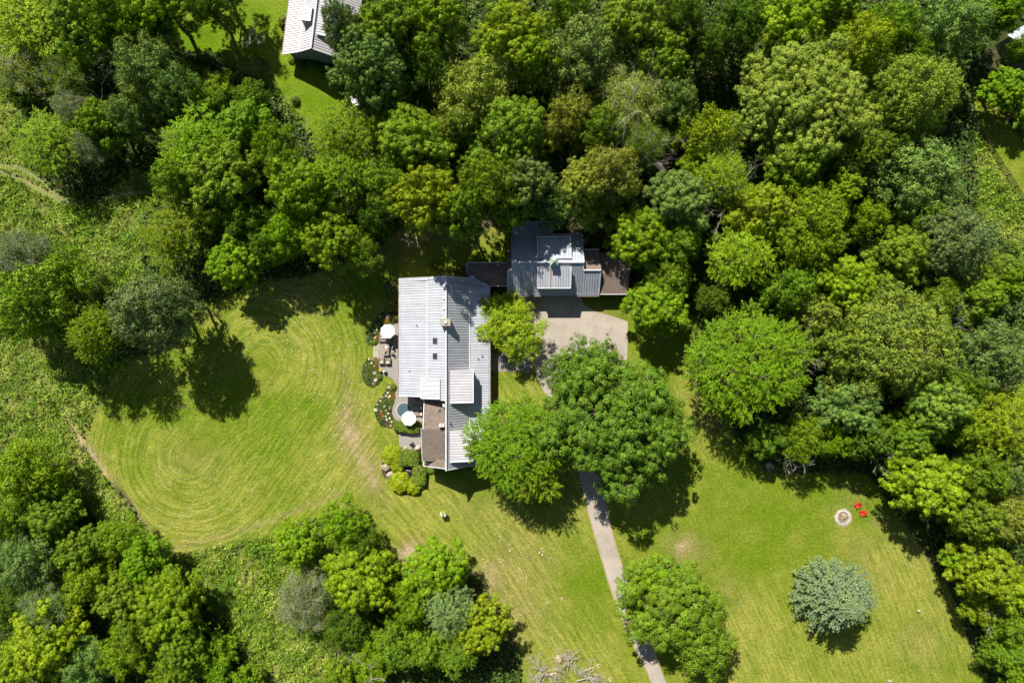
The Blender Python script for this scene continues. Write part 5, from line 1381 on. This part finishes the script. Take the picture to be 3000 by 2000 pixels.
def adirondack(p, rz, label):
    t = thing('lawn_chair', label, 'chair', (p.x, p.y, 0), rz, 'red lawn chairs by the fire pit')
    for k in range(5): MB().box((0, .32-k*.13, .36-k*.03), (.56, .115, .025)).build('seat_slat', 'red', t, local=True)
    for k in range(5):
        x0 = (k-2)*.105; x1 = (k-2)*.17; hh = .98-.05*abs(k-2)
        MB().add([(x0-.05, -.26, .26), (x0+.05, -.26, .26), (x1+.075, -.62, hh), (x1-.075, -.62, hh), (x0-.05, -.285, .26), (x0+.05, -.285, .26), (x1+.075, -.645, hh), (x1-.075, -.645, hh)],
                 [(0, 1, 2, 3), (7, 6, 5, 4), (0, 4, 5, 1), (1, 5, 6, 2), (2, 6, 7, 3), (3, 7, 4, 0)]).build('back_slat', 'red', t, local=True)
    for s in (-1, 1):
        MB().box((s*.37, -.02, .56), (.14, .78, .03)).build('armrest', 'red', t, local=True)
        MB().box((s*.33, .33, .28), (.05, .08, .54)).build('leg', 'red', t, local=True)
        MB().box((s*.30, -.12, .2), (.04, 1.0, .1), tilt=('X', .22)).build('leg', 'red', t, local=True)
adirondack(z6(1022,485), math.radians(125), 'upper one of two red slatted chairs facing the fire pit')
adirondack(z6(1092,590), math.radians(100), 'lower one of two red slatted chairs facing the fire pit')
# pale sawn stump discs on the lawn
for (x, y, r, lab) in ((2690,1788,.35,'pale worn stone lying on the lower right lawn'), (2606,1993,.4,'pale stone at the bottom edge of the right lawn'), (2440+0,0,0,None)):
    if lab: boulder(W(x, y), r, lab, None)
# white cover glimpsed at the neighbour's yard edge
boulder(W(2252,1364), 1.1, 'flat grey stone slab in the tree shade at the right wood edge', None)
p = z5(975,1110,.5); b = MB(); b.box((p.x, p.y, .5), (1.3, 2.0, .9), .4); tag(b.build('covered_box', 'whitecloth', bevel=.12), 'white covered box glimpsed under trees beside the neighbour lawn', 'covered box')

# ------------------------------------------------------------ fence at right
ft = thing('paddock_fence', 'dark three-rail paddock fence along the right meadow strip', 'fence', W(2930, 480))
fp = [W(x, y) for x, y in ((2822,318),(2843,352),(2862,385),(2884,418),(2905,450),(2926,482),(2947,516),(2969,550),(2990,588),(3008,624),(3026,660),(3044,698))]
for a_ in fp: MB().box((a_.x, a_.y, .65), (.15, .15, 1.35)).build('post', 'fence', ft)
for a_, b_ in zip(fp[:-1], fp[1:]):
    for z in (.4, .8, 1.2):
        d = b_-a_; MB().box(((a_.x+b_.x)/2, (a_.y+b_.y)/2, z), (d.length, .05, .13), math.atan2(d.y, d.x)).build('rail', 'fence', ft)

# ------------------------------------------------------------ meadow weeds and undergrowth
M['weeds'] = carpet_mat('weeds', [(.30, (.11, .24, .010)), (.43, (.17, .30, .015)), (.56, (.29, .38, .04)), (.70, (.40, .43, .12))], .22, .3)
M['under'] = carpet_mat('undergrowth', [(.3, (.05, .095, .015)), (.55, (.09, .16, .02)), (.75, (.16, .22, .03))], .2)
hw = lambda x, y: .10+3.2*np.clip(fbm(x, y, 2.6, 61, 4)-.33, 0, 1)**1.25+1.2*np.clip(vnoise(x, y, 1.0, 62)-.5, 0, 1)
tr_pts = [[W(*p)[:2] for p in l] for l in ([(-60,480),(60,520),(130,560),(170,585),(240,597),(330,570),(420,560),(480,580),(590,600)], [(360,490),(420,530),(480,560),(545,598)], [(-60,470),(60,488),(130,530),(165,570),(200,590)])]
def wmask(x, y):
    k = np.ones(len(x), bool)
    for l in tr_pts: k &= segdist(x, y, l) > .45
    return k & (fbm(x, y, 1.5, 9) > .30)
for i, pl in enumerate(MEAD):
    carpet('tall_weeds', pl, 30, .21, 'weeds', hw, ('upper left meadow of pale tall grass and weeds', 'left meadow of tangled green weeds beside the mown lawn', 'weedy strip between lower left thicket and middle clump', 'weedy strip left of the dark paddock fence', 'weeds at the left edge beneath the corner trees', 'bright weeds bordering the neighbour lawn')[i], seed=60+i, mask=wmask, asp=.4)
# low bushes in the weeds' edges
hu = lambda x, y: .1+2.2*fbm(x, y, 3.5, 71, 4)**1.5
bx_g = [(-1.2, 8), (-1.2, 23), (21.5, 23), (21.5, 8)]
bare = P2([(900,560),(930,500),(1190,470),(1400,500),(1440,560),(1440,640),(1180,640)])
def umask(x, y):
    jx = x+(fbm(x, y, 3, 4)-.5)*1.5; lw, md = zones(jx, y)
    lx = -( -34.6-x); k = ~lw & ~md & ~inpoly(x, y, bx_g) & ~inpoly(x, y, bare) & (fbm(x, y, 2, 8) > .2)
    k &= ~((x > -44) & (x < -26) & (y > 50))
    k &= ~((x > W(2880, 0).x) & (y > W(0, 230).y) & (y < W(0, 60).y))
    return k
carpet('undergrowth', [(-112, -76), (112, -76), (112, 76), (-112, 76)], 10, .27, 'under', hu, 'dark leafy undergrowth on the woodland floor', seed=81, mask=umask)

# ------------------------------------------------------------ wood beyond the frame
g = np.random.default_rng(123); pts = []
while len(pts) < 420:
    x, y = g.uniform(-190, 190), g.uniform(-150, 150)
    if abs(x) < 108 and abs(y) < 76: continue
    if all((x-a)**2+(y-b)**2 > 60 for a, b in pts): pts.append((x, y))
me = bpy.data.meshes.new('far_wood'); me.from_pydata([(x, y, 0) for x, y in pts], [], []); fo = link('far_wood', me)
fo['kind'] = 'stuff'; fo['label'] = 'continuous wood beyond the edges of the view'
ng = bpy.data.node_groups.new('wood_instances', 'GeometryNodeTree')
ng.interface.new_socket('Geometry', in_out='INPUT', socket_type='NodeSocketGeometry'); ng.interface.new_socket('Geometry', in_out='OUTPUT', socket_type='NodeSocketGeometry')
gi = ng.nodes.new('NodeGroupInput'); go = ng.nodes.new('NodeGroupOutput')
m2p = ng.nodes.new('GeometryNodeMeshToPoints'); iop = ng.nodes.new('GeometryNodeInstanceOnPoints'); oi = ng.nodes.new('GeometryNodeObjectInfo')
src = next(o for o in bpy.data.objects if o.name.startswith('crown') and o.data == PROTO['cM1'][0]); oi.inputs['Object'].default_value = src
rv = ng.nodes.new('FunctionNodeRandomValue'); rv.data_type = 'FLOAT'; rv.inputs[2].default_value = .8; rv.inputs[3].default_value = 1.2
rr = ng.nodes.new('FunctionNodeRandomValue'); rr.data_type = 'FLOAT_VECTOR'; rr.inputs[0].default_value = (0, 0, 0); rr.inputs[1].default_value = (0, 0, 6.28)
L_ = ng.links.new
L_(gi.outputs[0], m2p.inputs[0]); L_(m2p.outputs[0], iop.inputs['Points']); L_(oi.outputs['Geometry'], iop.inputs['Instance'])
L_(rv.outputs[1], iop.inputs['Scale']); L_(rr.outputs[0], iop.inputs['Rotation']); L_(iop.outputs[0], go.inputs[0])
md = fo.modifiers.new('wood', 'NODES'); md.node_group = ng
fo.color = (*COLS['mid'], 1)
